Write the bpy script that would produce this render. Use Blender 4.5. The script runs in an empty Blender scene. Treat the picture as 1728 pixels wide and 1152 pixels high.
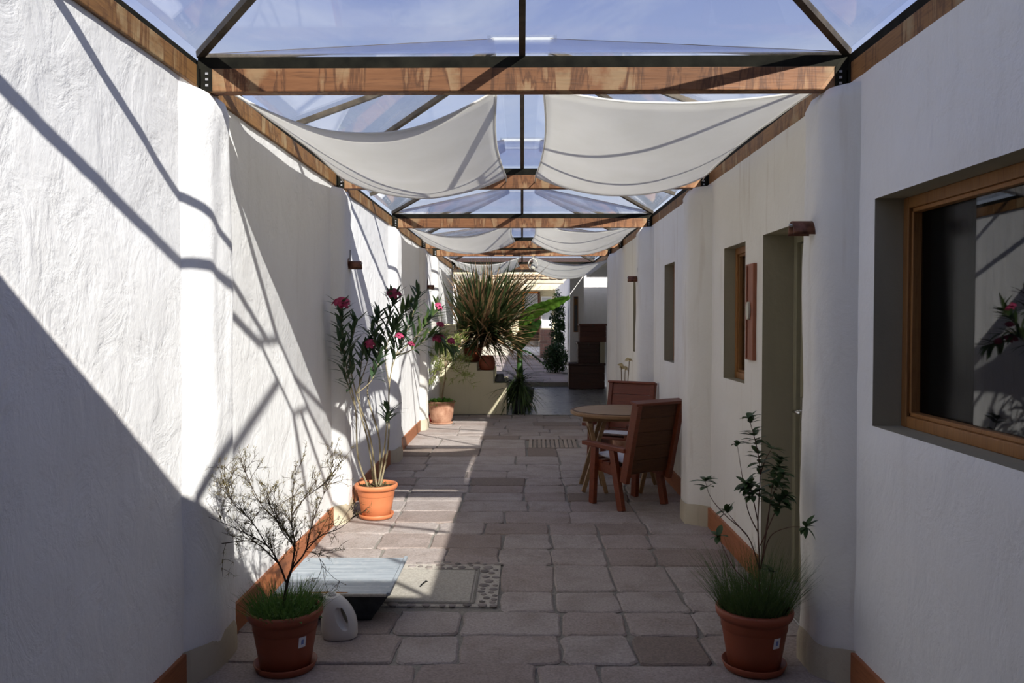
import bpy, bmesh, math, random
from mathutils import Vector, Matrix, noise
R = random.Random(7)
SC = bpy.context.scene
COL = SC.collection
# ------------------------------------------------------------------ camera, sky, sun, exposure
CAMH = 1.55
cam = bpy.data.cameras.new('camera'); cam.sensor_width = 36.0; cam.lens = 36.0*1395/1728; cam.clip_start = .02
camo = bpy.data.objects.new('camera', cam); COL.objects.link(camo)
camo.location = (0, 0, CAMH)
camo.rotation_euler = (math.radians(90-1.56), 0, math.radians(.70))
SC.camera = camo
SC.view_settings.view_transform = 'Standard'; SC.view_settings.look = 'None'
SC.view_settings.gamma = 1.0; SC.view_settings.exposure = 0.0; SC.view_settings.use_curve_mapping = False
SC.cycles.transparent_max_bounces = 32; SC.cycles.max_bounces = 10; SC.cycles.diffuse_bounces = 6

SUN_DIR = Vector((-.722, 1.389, -1.0)).normalized()
sl = bpy.data.lights.new('sun', 'SUN'); sl.energy = 9.2; sl.angle = math.radians(.53); sl.color = (1.0, .965, .91)
so = bpy.data.objects.new('sun', sl); COL.objects.link(so)
so.rotation_euler = SUN_DIR.to_track_quat('-Z', 'Y').to_euler(); so.location = (6, -9, 9)

world = bpy.data.worlds.new('sky'); SC.world = world; world.use_nodes = True
def build_sky():
    nt = world.node_tree; nt.nodes.clear(); N = nt.nodes.new; L = nt.links.new
    tc = N('ShaderNodeTexCoord'); sx = N('ShaderNodeSeparateXYZ'); L(tc.outputs['Generated'], sx.inputs[0])
    rp = N('ShaderNodeValToRGB'); L(sx.outputs['Z'], rp.inputs[0])
    e = rp.color_ramp.elements
    e[0].position = .0; e[0].color = (.62, .68, .78, 1); e[1].position = 1; e[1].color = (.13, .19, .46, 1)
    for p, c in ((.18, (.48, .57, .78, 1)), (.42, (.22, .29, .60, 1))):
        k = e.new(p); k.color = c
    mp = N('ShaderNodeMapping'); mp.inputs['Scale'].default_value = (1.6, 2.4, 5.0); L(tc.outputs['Generated'], mp.inputs[0])
    nz = N('ShaderNodeTexNoise'); nz.inputs['Scale'].default_value = 1.7; nz.inputs['Detail'].default_value = 9; nz.inputs['Roughness'].default_value = .62
    nz.inputs['Distortion'].default_value = .6
    L(mp.outputs[0], nz.inputs['Vector'])
    cr = N('ShaderNodeValToRGB'); cr.color_ramp.elements[0].position = .46; cr.color_ramp.elements[1].position = .78
    L(nz.outputs['Fac'], cr.inputs[0])
    mu = N('ShaderNodeMath'); mu.operation = 'MULTIPLY'; mu.inputs[1].default_value = .62; L(cr.outputs[0], mu.inputs[0])
    mx = N('ShaderNodeMixRGB'); L(mu.outputs[0], mx.inputs[0]); L(rp.outputs[0], mx.inputs[1]); mx.inputs[2].default_value = (.80, .83, .88, 1)
    bg = N('ShaderNodeBackground'); L(mx.outputs[0], bg.inputs[0]); bg.inputs[1].default_value = 1.0
    o = N('ShaderNodeOutputWorld'); L(bg.outputs[0], o.inputs[0])
build_sky()

# ------------------------------------------------------------------ pixel helpers (photo frame 1728 x 1152)
CR = camo.rotation_euler.to_matrix()
def ray(x, y): return CR @ Vector(((x-864)/1395, (576-y)/1395, -1))
def P(x, y, d):                       # the point seen at pixel x, y that lies at distance d along the passage
    r = ray(x, y); return Vector((0, 0, CAMH)) + r*(d/r.y)
def F(x, y, z=0.0):                   # the point seen at pixel x, y that lies on a level surface
    r = ray(x, y); return Vector((0, 0, CAMH)) + r*((z-CAMH)/r.z)

# ------------------------------------------------------------------ materials
MATS = {}
class NT:
    def __init__(s, name):
        s.m = bpy.data.materials.new(name); s.m.use_nodes = True; s.t = s.m.node_tree; s.t.nodes.clear()
        s.out = s.t.nodes.new('ShaderNodeOutputMaterial'); MATS[name] = s.m
    def n(s, typ, **kw):
        q = s.t.nodes.new(typ)
        for k, v in kw.items():
            if hasattr(q, k): setattr(q, k, v)
            else: q.inputs[k.replace('_', ' ')].default_value = v
        return q
    def l(s, a, b): s.t.links.new(a, b)
    def coord(s, scale=(1, 1, 1), kind='Object'):
        tc = s.n('ShaderNodeTexCoord'); mp = s.n('ShaderNodeMapping'); mp.inputs['Scale'].default_value = scale
        s.l(tc.outputs[kind], mp.inputs[0]); return mp.outputs[0]
    def noise(s, vec, scale, detail=6, rough=.55, dist=0):
        q = s.n('ShaderNodeTexNoise'); q.inputs['Scale'].default_value = scale; q.inputs['Detail'].default_value = detail
        q.inputs['Roughness'].default_value = rough; q.inputs['Distortion'].default_value = dist
        s.l(vec, q.inputs['Vector']); return q.outputs['Fac']
    def ramp(s, fac, stops):
        q = s.n('ShaderNodeValToRGB'); e = q.color_ramp.elements
        while len(e) < len(stops): e.new(.5)
        for i, (p, c) in enumerate(stops):
            e[i].position = p; e[i].color = (c[0], c[1], c[2], 1) if not isinstance(c, (int, float)) else (c, c, c, 1)
        s.l(fac, q.inputs[0]); return q.outputs[0]
    def mix(s, f, a, b, mode='MIX'):
        q = s.n('ShaderNodeMixRGB'); q.blend_type = mode
        for i, v in enumerate((f, a, b)):
            if hasattr(v, 'links'): s.l(v, q.inputs[i])
            elif isinstance(v, (int, float)): q.inputs[i].default_value = v if i == 0 else (v, v, v, 1)
            else: q.inputs[i].default_value = (v[0], v[1], v[2], 1)
        return q.outputs[0]
    def bump(s, h, strength=.4, dist=.01, prev=None):
        b = s.n('ShaderNodeBump'); b.inputs['Strength'].default_value = strength; b.inputs['Distance'].default_value = dist
        s.l(h, b.inputs['Height'])
        if prev is not None: s.l(prev, b.inputs['Normal'])
        return b.outputs[0]
    def rand(s):
        return s.n('ShaderNodeObjectInfo').outputs['Random']
    def bsdf(s, col, rough=.7, normal=None, metal=0, spec=.35, **kw):
        b = s.n('ShaderNodeBsdfPrincipled')
        if hasattr(col, 'links'): s.l(col, b.inputs['Base Color'])
        else: b.inputs['Base Color'].default_value = (*col, 1)
        if hasattr(rough, 'links'): s.l(rough, b.inputs['Roughness'])
        else: b.inputs['Roughness'].default_value = rough
        b.inputs['Metallic'].default_value = metal; b.inputs['Specular IOR Level'].default_value = spec
        if normal is not None: s.l(normal, b.inputs['Normal'])
        s.l(b.outputs[0], s.out.inputs[0]); return b

def plaster(name, ca, cb, stain, amount=.5, rough_relief=1.0):
    s = NT(name); v = s.coord((1, 1, 1))
    big = s.noise(v, 1.1, 5, .6, .3); fine = s.noise(v, 9, 8, .6)
    streak = s.noise(s.coord((5, 5, .55)), 2.2, 5, .55)
    c = s.mix(s.ramp(big, ((.35, 0), (.7, 1))), ca, cb)
    c = s.mix(s.ramp(streak, ((.56, 0), (.8, amount))), c, stain)
    trow = s.noise(s.coord((1.5, 1.5, 1.2)), 3.2, 8, .60, .7)
    st2 = s.noise(s.coord((5, 5, 2.6)), 4, 6, .6, .5)
    n1 = s.bump(s.ramp(trow, ((.40, 0), (.50, .7), (.60, 1))), .20*rough_relief, .020); n2 = s.bump(st2, .26*rough_relief, .010, n1); n3 = s.bump(fine, .38, .008, n2)
    grain = s.noise(v, 42, 4, .6); n4 = s.bump(grain, .25, .004, n3)
    s.bsdf(c, .9, n4, spec=.15); return s.m
plaster('plaster_white', (.81, .795, .765), (.86, .85, .825), (.60, .57, .52), .22, 1.1)
plaster('plaster_cream', (.77, .735, .655), (.83, .80, .73), (.55, .47, .36), .55, .8)
plaster('plaster_bare', (.48, .42, .30), (.56, .50, .38), (.34, .29, .21), .8, 1.0)
plaster('plaster_yellow', (.62, .56, .38), (.68, .62, .44), (.50, .45, .30), .3, .5)
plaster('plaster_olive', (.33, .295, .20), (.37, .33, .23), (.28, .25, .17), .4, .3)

def wood(name, ca, cb, cdark, axis=0, rough=.6, stain=None, stain_amt=0, scale=1.0, spec=.3):
    s = NT(name); sc = [14*scale]*3; sc[axis] = 1.1*scale
    v = s.coord(tuple(sc)); g = s.noise(v, 2.4, 8, .65, .8); fine = s.noise(v, 11, 4, .5)
    c = s.mix(s.ramp(g, ((.3, 0), (.72, 1))), ca, cb)
    c = s.mix(s.ramp(fine, ((.52, 0), (.75, .6))), c, cdark)
    r = s.rand(); c = s.mix(.35, c, s.mix(r, (.55, .55, .55), (1.35, 1.3, 1.25)), 'MULTIPLY')
    if stain:
        w = s.coord((2.0, 2.0, .35)); q = s.noise(w, 4.2, 7, .6, .5)
        q2 = s.noise(s.coord((3, 3, 3)), 2.5, 4, .6)
        f = s.mix(1, s.ramp(q, ((.53, 0), (.57, 1))), s.ramp(q2, ((.42, 0), (.6, stain_amt))), 'MULTIPLY')
        c = s.mix(f, c, stain)
        edge = s.ramp(q, ((.47, 0), (.515, .75), (.54, 0))); c = s.mix(edge, c, cdark)
    s.bsdf(c, rough, s.bump(fine, .25, .004), spec=spec); return s.m
wood('beam_wood', (.19, .078, .030), (.28, .125, .052), (.075, .032, .015), 0, .6, (.40, .29, .155), .5, .8)
wood('beam_wood_long', (.22, .105, .035), (.31, .16, .055), (.10, .045, .018), 1, .6, (.45, .35, .19), .55, .8)
wood('skirting_wood', (.30, .10, .038), (.38, .14, .055), (.18, .06, .025), 1, .5)
wood('frame_wood', (.26, .115, .035), (.33, .155, .05), (.15, .06, .02), 2, .45)
wood('chair_wood', (.14, .030, .010), (.205, .050, .018), (.065, .015, .007), 0, .4, spec=.45)
wood('chair_back_wood', (.085, .036, .016), (.125, .054, .024), (.04, .017, .009), 0, .6)
wood('table_wood', (.23, .135, .065), (.30, .185, .09), (.12, .07, .035), 0, .5)
wood('chest_wood', (.045, .022, .016), (.075, .035, .024), (.02, .012, .01), 0, .5)
wood('chest_wood_red', (.09, .032, .02), (.12, .045, .028), (.035, .018, .012), 0, .5)
wood('plaque_wood', (.24, .085, .045), (.30, .11, .06), (.12, .045, .025), 2, .5)
wood('door_orange', (.62, .20, .035), (.72, .26, .05), (.45, .13, .02), 2, .45)
wood('slat_wood', (.28, .23, .19), (.36, .30, .25), (.16, .125, .10), 1, .8)

def stone(name, ca, cb, cc, dark, relief=1.0, rough=.85, wear=.5):
    s = NT(name); tc = s.n('ShaderNodeTexCoord'); r = s.rand()
    v = s.coord((1, 1, 1)); ad = s.n('ShaderNodeVectorMath'); s.l(v, ad.inputs[0])
    cm = s.n('ShaderNodeCombineXYZ'); mm = s.n('ShaderNodeMath'); mm.operation = 'MULTIPLY'; mm.inputs[1].default_value = 37.
    s.l(r, mm.inputs[0]); s.l(mm.outputs[0], cm.inputs[0]); s.l(mm.outputs[0], cm.inputs[2]); s.l(cm.outputs[0], ad.inputs[1])
    w = ad.outputs[0]
    c = s.ramp(r, ((0, ca), (.5, cb), (.82, cc), (1, dark)))
    blot = s.noise(w, 4, 6, .6, .4); c = s.mix(s.ramp(blot, ((.45, 0), (.75, wear))), c, dark)
    speck = s.noise(w, 85, 3, .6); c = s.mix(.55, c, s.ramp(speck, ((.3, .55), (.7, 1.35))), 'MULTIPLY')
    med = s.noise(w, 22, 6, .65)
    n = s.bump(med, .5*relief, .012); n = s.bump(speck, .45*relief, .005, n)
    s.bsdf(c, rough, n, spec=.3); return s.m
stone('paving_stone', (.36, .31, .28), (.385, .335, .305), (.325, .265, .235), (.20, .155, .125), 1.2, .85, .62)
stone('far_paving_stone', (.30, .25, .235), (.33, .28, .26), (.26, .22, .20), (.18, .15, .13))
stone('pebble_stone', (.24, .205, .18), (.30, .26, .235), (.19, .165, .15), (.14, .12, .105), .3, .7)
stone('bed_mortar', (.44, .40, .34), (.44, .40, .34), (.44, .40, .34), (.34, .31, .26), .6, .95, .3)
stone('mortar', (.30, .275, .24), (.30, .275, .24), (.30, .275, .24), (.20, .185, .155), 1.2, .95)
stone('cover_concrete', (.40, .37, .315), (.40, .37, .315), (.40, .37, .315), (.35, .32, .27), .25, .8, .3)
stone('brick_red', (.26, .15, .115), (.30, .17, .13), (.22, .13, .10), (.15, .10, .085), 1)
stone('rubble_stone', (.52, .38, .24), (.60, .46, .31), (.42, .30, .19), (.33, .24, .16), 1)

def simple(name, col, rough=.6, metal=0, spec=.4, var=0, nscale=20, bump=0, dark=None):
    s = NT(name); c = col; nrm = None
    if var or bump:
        v = s.coord(); q = s.noise(v, nscale, 5, .6)
        if var: c = s.mix(s.ramp(q, ((.35, 0), (.7, 1))), [k*(1-var) for k in col] if dark is None else dark, [min(1, k*(1+var*.5)) for k in col])
        if bump: nrm = s.bump(q, bump, .006)
    s.bsdf(c, rough, nrm, metal, spec); return s.m
simple('steel_black', (.016, .015, .010), .85, 0, .15, .5, 12)
simple('steel_bar', (.085, .068, .048), .5, .3, .4, .5, 14)
simple('steel_grey', (.50, .51, .52), .4, .6)
simple('cap_metal', (.42, .43, .44), .7, 0, .2)
simple('chrome', (.7, .7, .68), .2, 1)
simple('copper', (.20, .085, .05), .42, .75, .5, .5, 25)
simple('soil', (.07, .05, .035), .95, 0, .1, .4, 60, .8)
simple('terracotta_bright', (.56, .185, .075), .5, 0, .4, .08, 8)
simple('terracotta_dark', (.27, .066, .03), .5, 0, .4, .1, 8)
simple('terracotta_aged', (.42, .245, .16), .85, 0, .2, .3, 9, .3, dark=(.27, .125, .075))
simple('pot_grey', (.10, .105, .11), .6, 0, .3, .3, 12)
simple('red_glaze', (.30, .02, .02), .25, 0, .6)
simple('white_plastic', (.62, .60, .55), .42, 0, .45, .06, 6)
simple('sticker_white', (.72, .72, .74), .5)
simple('sticker_blue', (.16, .22, .5), .5)
simple('cushion_white', (.74, .72, .70), .9, 0, .1, .08, 30, .2)
simple('door_paint', (.31, .28, .18), .5, 0, .4, .06, 6)
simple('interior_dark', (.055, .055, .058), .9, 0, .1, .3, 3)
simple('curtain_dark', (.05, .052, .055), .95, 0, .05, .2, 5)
simple('white_paint', (.82, .82, .82), .7, 0, .2, .05, 4)
simple('iron_black', (.01, .01, .01), .5, .4)
simple('emblem_pale', (.52, .50, .40), .5)
simple('rope', (.55, .52, .46), .9)
def galv():
    s = NT('galvanised'); v = s.coord((1.2, 26, 1)); q = s.noise(v, 3, 6, .65); q2 = s.noise(s.coord((14, 14, 14)), 2, 5, .6)
    c = s.mix(s.ramp(q, ((.3, 0), (.7, 1))), (.23, .27, .31), (.50, .54, .56)); c = s.mix(s.ramp(q2, ((.52, 0), (.8, .5))), c, (.62, .62, .60))
    s.bsdf(c, .55, s.bump(q, .15, .004), .25, .4)
galv()
simple('galvanised_dark', (.055, .06, .065), .6, .3, .3, .4, 14)
simple('rust', (.30, .14, .05), .9, 0, .1, .4, 30)
def polished():
    s = NT('polished_concrete'); v = s.coord(); q = s.noise(v, 1.6, 7, .65, .3); q2 = s.noise(s.coord((1, 4, 1)), 5, 5, .6)
    c = s.mix(s.ramp(q, ((.35, 0), (.68, 1))), (.085, .083, .082), (.155, .15, .145)); c = s.mix(s.ramp(q2, ((.5, 0), (.8, .5))), c, (.19, .18, .17))
    s.bsdf(c, s.ramp(q2, ((.3, .22), (.7, .45))), s.bump(q2, .06, .004), 0, .5)
polished()

def glass(name, tint, dust, dustcol=(.8, .82, .85), rough=.015, ior=1.45, noise_scale=3):
    s = NT(name); tr = s.n('ShaderNodeBsdfTransparent'); tr.inputs[0].default_value = (*tint, 1)
    gl = s.n('ShaderNodeBsdfGlossy'); gl.inputs['Roughness'].default_value = rough; gl.inputs['Color'].default_value = (.95, .95, .95, 1)
    ge = s.n('ShaderNodeNewGeometry'); dt = s.n('ShaderNodeVectorMath'); dt.operation = 'DOT_PRODUCT'; s.l(ge.outputs['Incoming'], dt.inputs[0]); s.l(ge.outputs['Normal'], dt.inputs[1])
    def mth(op, x, y):
        q = s.n('ShaderNodeMath'); q.operation = op
        for i_, v_ in enumerate((x, y)):
            if v_ is None: continue
            if hasattr(v_, 'links'): s.l(v_, q.inputs[i_])
            else: q.inputs[i_].default_value = v_
        return q.outputs[0]
    f0 = ((ior-1)/(ior+1))**2; cosv = mth('ABSOLUTE', dt.outputs['Value'], None)      # Schlick, the same from both sides of the sheet
    fres = mth('ADD', mth('MULTIPLY', mth('POWER', mth('SUBTRACT', 1.0, cosv), 5.0), 1-f0), f0)
    a = s.n('ShaderNodeMixShader'); s.l(fres, a.inputs[0]); s.l(tr.outputs[0], a.inputs[1]); s.l(gl.outputs[0], a.inputs[2])
    if dust:
        tl = s.n('ShaderNodeBsdfTranslucent'); tl.inputs[0].default_value = (*dustcol, 1)
        df = s.n('ShaderNodeBsdfDiffuse'); df.inputs[0].default_value = (*dustcol, 1)
        m = s.n('ShaderNodeMixShader'); m.inputs[0].default_value = .5; s.l(tl.outputs[0], m.inputs[1]); s.l(df.outputs[0], m.inputs[2])
        q = s.noise(s.coord(), noise_scale, 7, .65, .6); f = s.ramp(q, ((.35, dust*.25), (.62, dust), (.8, dust*1.8)))
        b = s.n('ShaderNodeMixShader'); s.l(f, b.inputs[0]); s.l(a.outputs[0], b.inputs[1]); s.l(m.outputs[0], b.inputs[2]); a = b
    s.l(a.outputs[0], s.out.inputs[0])
glass('roof_glass', (.965, .975, .985), .035)
glass('window_glass', (.55, .55, .55), .004, ior=1.62)
glass('screen_glass', (.30, .30, .31), .03, (.06, .06, .065), .2, 1.1)

def thin(name, ca, cb, trans=.35, rough=.6, nscale=6, spec=.3, objvar=.0, tcol=None):
    s = NT(name); q = s.noise(s.coord(), nscale, 4, .6); c = s.mix(s.ramp(q, ((.35, 0), (.68, 1))), ca, cb)
    if objvar: c = s.mix(s.rand(), c, s.mix(objvar, c, (.16, .10, .05)))
    b = s.n('ShaderNodeBsdfPrincipled'); s.l(c, b.inputs['Base Color']); b.inputs['Roughness'].default_value = rough
    b.inputs['Specular IOR Level'].default_value = spec
    t = s.n('ShaderNodeBsdfTranslucent'); s.l(c, t.inputs[0])
    m = s.n('ShaderNodeMixShader'); m.inputs[0].default_value = trans; s.l(b.outputs[0], m.inputs[1]); s.l(t.outputs[0], m.inputs[2])
    s.l(m.outputs[0], s.out.inputs[0])
thin('sail_cloth', (.86, .845, .80), (.90, .885, .845), .52, .95, 3, .05)
thin('leaf_oleander', (.040, .078, .034), (.075, .125, .055), .25, .45, 9)
thin('leaf_oleander_light', (.10, .17, .05), (.16, .23, .075), .4, .5, 9)
thin('leaf_laurel', (.045, .085, .028), (.085, .135, .045), .25, .4, 9)
thin('leaf_strap', (.035, .06, .022), (.085, .12, .04), .3, .4, 5)
def strap_tip():
    s = NT('leaf_strap_tip'); tc = s.n('ShaderNodeTexCoord'); sx = s.n('ShaderNodeSeparateXYZ'); s.l(tc.outputs['Object'], sx.inputs[0])
    q = s.noise(s.coord((4, 1, 4)), 3, 3, .5); ad = s.n('ShaderNodeMath'); ad.operation = 'MULTIPLY_ADD'; ad.inputs[1].default_value = .62; s.l(sx.outputs['Y'], ad.inputs[0]); s.l(q, ad.inputs[2])
    c = s.ramp(ad.outputs[0], ((.45, (.045, .08, .028)), (.8, (.10, .15, .05)), (1.02, (.15, .15, .06)), (1.2, (.36, .22, .11))))
    b = s.n('ShaderNodeBsdfPrincipled'); s.l(c, b.inputs['Base Color']); b.inputs['Roughness'].default_value = .45
    t = s.n('ShaderNodeBsdfTranslucent'); s.l(c, t.inputs[0]); m = s.n('ShaderNodeMixShader'); m.inputs[0].default_value = .3
    s.l(b.outputs[0], m.inputs[1]); s.l(t.outputs[0], m.inputs[2]); s.l(m.outputs[0], s.out.inputs[0])
strap_tip()
thin('leaf_strap_dry', (.30, .17, .08), (.46, .30, .17), .3, .7, 5)
thin('leaf_banana', (.10, .24, .025), (.20, .38, .05), .5, .4, 5)
thin('leaf_banana_dark', (.025, .075, .015), (.05, .12, .025), .4, .4, 5)
thin('grass_green', (.07, .15, .03), (.14, .25, .055), .35, .5, 14)
thin('grass_dark', (.06, .105, .03), (.11, .165, .05), .35, .5, 14)
thin('leaf_cover', (.10, .26, .03), (.20, .40, .07), .35, .5, 14)
thin('leaf_small', (.14, .115, .045), (.24, .19, .075), .3, .6, 30)
thin('leaf_citrus', (.20, .26, .06), (.42, .46, .16), .4, .5, 14)
thin('leaf_shrub', (.02, .045, .014), (.045, .085, .025), .25, .5, 3)
thin('petal_pink', (.42, .035, .11), (.62, .11, .22), .35, .6, 16)
thin('petal_dusk', (.30, .025, .07), (.42, .07, .14), .35, .6, 16)
thin('petal_cream', (.55, .45, .24), (.66, .55, .32), .4, .6, 16)
simple('bark_pale', (.30, .25, .15), .85, 0, .2, .3, 25)
simple('bark_dark', (.055, .038, .028), .9, 0, .2, .3, 30)
simple('twig_tan', (.24, .17, .10), .9, 0, .2, .3, 30)
simple('stem_red', (.12, .06, .04), .7, 0, .2, .3, 30)

# ------------------------------------------------------------------ mesh helpers
def mesh_obj(name, verts, faces, mat, parent=None, smooth=False):
    me = bpy.data.meshes.new(name); me.from_pydata([tuple(v) for v in verts], [], faces); me.update()
    me.materials.append(MATS[mat])
    if smooth: me.polygons.foreach_set('use_smooth', [True]*len(me.polygons))
    o = bpy.data.objects.new(name, me); COL.objects.link(o)
    if parent is not None: o.parent = parent
    return o
def inst(src, name, parent, matrix):
    o = bpy.data.objects.new(name, src); COL.objects.link(o); o.parent = parent; o.matrix_local = matrix; return o
class MB:
    def __init__(s): s.v = []; s.f = []
    def add(s, vs, fs):
        k = len(s.v); s.v += [Vector(v) for v in vs]; s.f += [tuple(i+k for i in f) for f in fs]; return s
    def box(s, x0, x1, y0, y1, z0, z1, M=None):
        vs = [Vector((x, y, z)) for z in (z0, z1) for y in (y0, y1) for x in (x0, x1)]
        if M is not None: vs = [M @ v for v in vs]
        return s.add(vs, [(0, 2, 3, 1), (4, 5, 7, 6), (0, 1, 5, 4), (2, 6, 7, 3), (0, 4, 6, 2), (1, 3, 7, 5)])
    def bar(s, p, q, w, h, up=(0, 0, 1), w2=None, h2=None):
        p = Vector(p); q = Vector(q); d = (q-p).normalized(); x = d.cross(Vector(up))
        if x.length < 1e-5: x = d.cross(Vector((0, 1, 0)))
        x.normalize(); z = x.cross(d); vs = []
        for c, a, b in ((p, w, h), (q, w2 or w, h2 or h)):
            vs += [c-x*a/2-z*b/2, c+x*a/2-z*b/2, c+x*a/2+z*b/2, c-x*a/2+z*b/2]
        return s.add(vs, [(0, 3, 2, 1), (4, 5, 6, 7), (0, 1, 5, 4), (1, 2, 6, 5), (2, 3, 7, 6), (3, 0, 4, 7)])
    def tube(s, pts, rad, n=6):
        pts = [Vector(p) for p in pts]; m = len(pts); rs = rad if isinstance(rad, (list, tuple)) else [rad]*m
        vs = []; fs = []; prev = None
        for i, p in enumerate(pts):
            d = (pts[min(i+1, m-1)]-pts[max(i-1, 0)]).normalized()
            x = d.cross(prev if prev is not None else Vector((.31, .83, .17)))
            if x.length < 1e-4: x = d.cross(Vector((1, 0, 0)))
            x.normalize(); z = x.cross(d); prev = z.cross(x)*0 + z
            prev = z
            for k in range(n):
                a = 2*math.pi*k/n; vs.append(p + (x*math.cos(a)+z*math.sin(a))*rs[i])
            prev = Vector((.31, .83, .17))
        for i in range(m-1):
            for k in range(n):
                a = i*n+k; b = i*n+(k+1) % n; fs.append((a, b, b+n, a+n))
        fs.append(tuple(range(n))[::-1]); fs.append(tuple((m-1)*n+k for k in range(n)))
        return s.add(vs, fs)
    def lathe(s, prof, n=32, c=(0, 0, 0), close=True):
        vs = []; fs = []; c = Vector(c); m = len(prof)
        for r, z in prof:
            for k in range(n):
                a = 2*math.pi*k/n; vs.append(c+Vector((r*math.cos(a), r*math.sin(a), z)))
        for i in range(m-1):
            for k in range(n):
                a = i*n+k; b = i*n+(k+1) % n; fs.append((a, b, b+n, a+n))
        if close:
            fs.append(tuple(range(n))[::-1]); fs.append(tuple((m-1)*n+k for k in range(n)))
        return s.add(vs, fs)
    def build(s, name, mat, parent=None, smooth=False, bevel=0, seg=2):
        o = mesh_obj(name, s.v, s.f, mat, parent, smooth)
        if bevel:
            b = o.modifiers.new('bevel', 'BEVEL'); b.width = bevel; b.segments = seg; b.limit_method = 'ANGLE'
        return o
def tag(o, label=None, cat=None, group=None, kind=None):
    if label: o['label'] = label
    if cat: o['category'] = cat
    if group: o['group'] = group
    if kind: o['kind'] = kind
    return o
def thing(name, label, cat, loc=(0, 0, 0), rz=0, group=None, kind=None):
    o = bpy.data.objects.new(name, None); COL.objects.link(o); o.location = loc; o.rotation_euler = (0, 0, rz); o.empty_display_size = .1
    return tag(o, label, cat, group, kind)
def orient(loc, d, up=(0, 0, 1), sc=1.0, roll=0):
    y = Vector(d).normalized(); x = y.cross(Vector(up))
    if x.length < 1e-4: x = y.cross(Vector((1, 0, .1)))
    x.normalize(); z = x.cross(y)
    M = Matrix((x, y, z)).transposed().to_4x4()
    if roll: M = M @ Matrix.Rotation(roll, 4, 'Y')
    return Matrix.Translation(loc) @ M @ Matrix.Scale(sc, 4)
def leaf_geo(L, W, seg=5, droop=.2, fold=.25, prof=None, twist=0):
    vs = []; fs = []
    for i in range(seg+1):
        t = i/seg; w = (prof(t) if prof else math.sin(math.pi*min(1, t*.93+.07))**.8)*W/2
        z = -droop*L*t*t; y = L*t*(1-.12*abs(droop)*t); a = twist*t
        for k in (-1, 0, 1):
            vs.append(Vector((k*w*math.cos(a), y, z+abs(k)*w*fold + k*w*math.sin(a))))
    for i in range(seg):
        for k in range(2):
            a = i*3+k; fs.append((a, a+1, a+4, a+3))
    return vs, fs
def leaf_mesh(name, mat, *a, **k):
    vs, fs = leaf_geo(*a, **k); me = bpy.data.meshes.new(name); me.from_pydata([tuple(v) for v in vs], [], fs); me.materials.append(MATS[mat])
    me.polygons.foreach_set('use_smooth', [True]*len(me.polygons)); return me
def catmull(pts, n=6):
    pts = [Vector(p) for p in pts]; q = [pts[0]*2-pts[1]]+pts+[pts[-1]*2-pts[-2]]; out = []
    for i in range(1, len(q)-2):
        for k in range(n):
            t = k/n; a, b, c, d = q[i-1], q[i], q[i+1], q[i+2]
            out.append(.5*((2*b)+(c-a)*t+(2*a-5*b+4*c-d)*t*t+(3*b-a-3*c+d)*t**3))
    out.append(pts[-1]); return out

# ------------------------------------------------------------------ room shell
XL, XR = -1.43, 1.41
WTOP = 2.56
def lines(a, b, step, cuts):
    c = sorted(set([a, b]+[k for k in cuts if a < k < b])); out = []
    for p, q in zip(c[:-1], c[1:]):
        n = max(1, round((q-p)/step)); out += [p+(q-p)*i/n for i in range(n)]
    return out+[b]
def relief(y, z, seed, amp):
    p = Vector((y*1.0+seed, z*1.0, seed*.7))
    a = noise.fractal(p*1.6, 1.0, 2.0, 3)*.6; w = Vector((noise.noise(p*3.1), noise.noise(p*3.1+Vector((9, 3, 1))), 0))
    b = noise.noise(Vector((y*5+w.x*.9+seed, z*4+w.y*.9, 2.2)))*.5+noise.noise(Vector((y*12+w.x*1.2, z*9+w.y*1.2, seed)))*.28
    return amp*(.55+a*.5+b*.38)
def grid_wall(name, side, y0, y1, z0, z1, X, holes, mat, step, seed, amp=.012):
    ys = lines(y0, y1, step, [k for h in holes for k in h[:2]]); zs = lines(z0, z1, step, [k for h in holes for k in h[2:]])
    vs = []; fs = []
    for z in zs:
        for y in ys:
            e = 1
            for h in holes:
                dy = max(h[0]-y, y-h[1], 0); dz = max(h[2]-z, z-h[3], 0); e = min(e, math.hypot(dy, dz)/.08)
            vs.append((X-side*max(0, relief(y, z, seed, amp))*e, y, z))
    n = len(ys)
    for j in range(len(zs)-1):
        for i in range(n-1):
            cy = (ys[i]+ys[i+1])/2; cz = (zs[j]+zs[j+1])/2
            if any(h[0] < cy < h[1] and h[2] < cz < h[3] for h in holes): continue
            q = (j*n+i, j*n+i+1, (j+1)*n+i+1, (j+1)*n+i); fs.append(q if side < 0 else q[::-1])
    k = len(vs); T = .34                                   # top and outer faces of the masonry
    vs += [(X, y0, z1), (X, y1, z1), (X+side*T, y1, z1), (X+side*T, y0, z1), (X+side*T, y0, z0), (X+side*T, y1, z0), (X, y0, z0), (X, y1, z0)]
    fs += [(k, k+1, k+2, k+3), (k, k+3, k+4, k+6), (k+1, k+7, k+5, k+2)]
    if side < 0: fs += [(k+3, k+2, k+5, k+4)]
    o = mesh_obj(name, vs, fs, mat, None, True); o.data.polygons.foreach_set('use_smooth', [True]*len(o.data.polygons))
    return o
HOLES = [(1.25, 3.335, 1.12, 2.03), (4.02, 4.87, 0, 2.04), (5.25, 5.80, 1.14, 2.04), (7.68, 8.22, 1.14, 2.08), (9.95, 10.5, 1.14, 2.06)]
wl_near = grid_wall('wall_left', -1, -5, 3.65, -.03, WTOP, XL, [], 'plaster_white', .035, 3.1, .014)
tag(wl_near, 'rough white plaster wall in sun and diagonal shadow, nearest stretch', 'wall', kind='structure')
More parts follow.
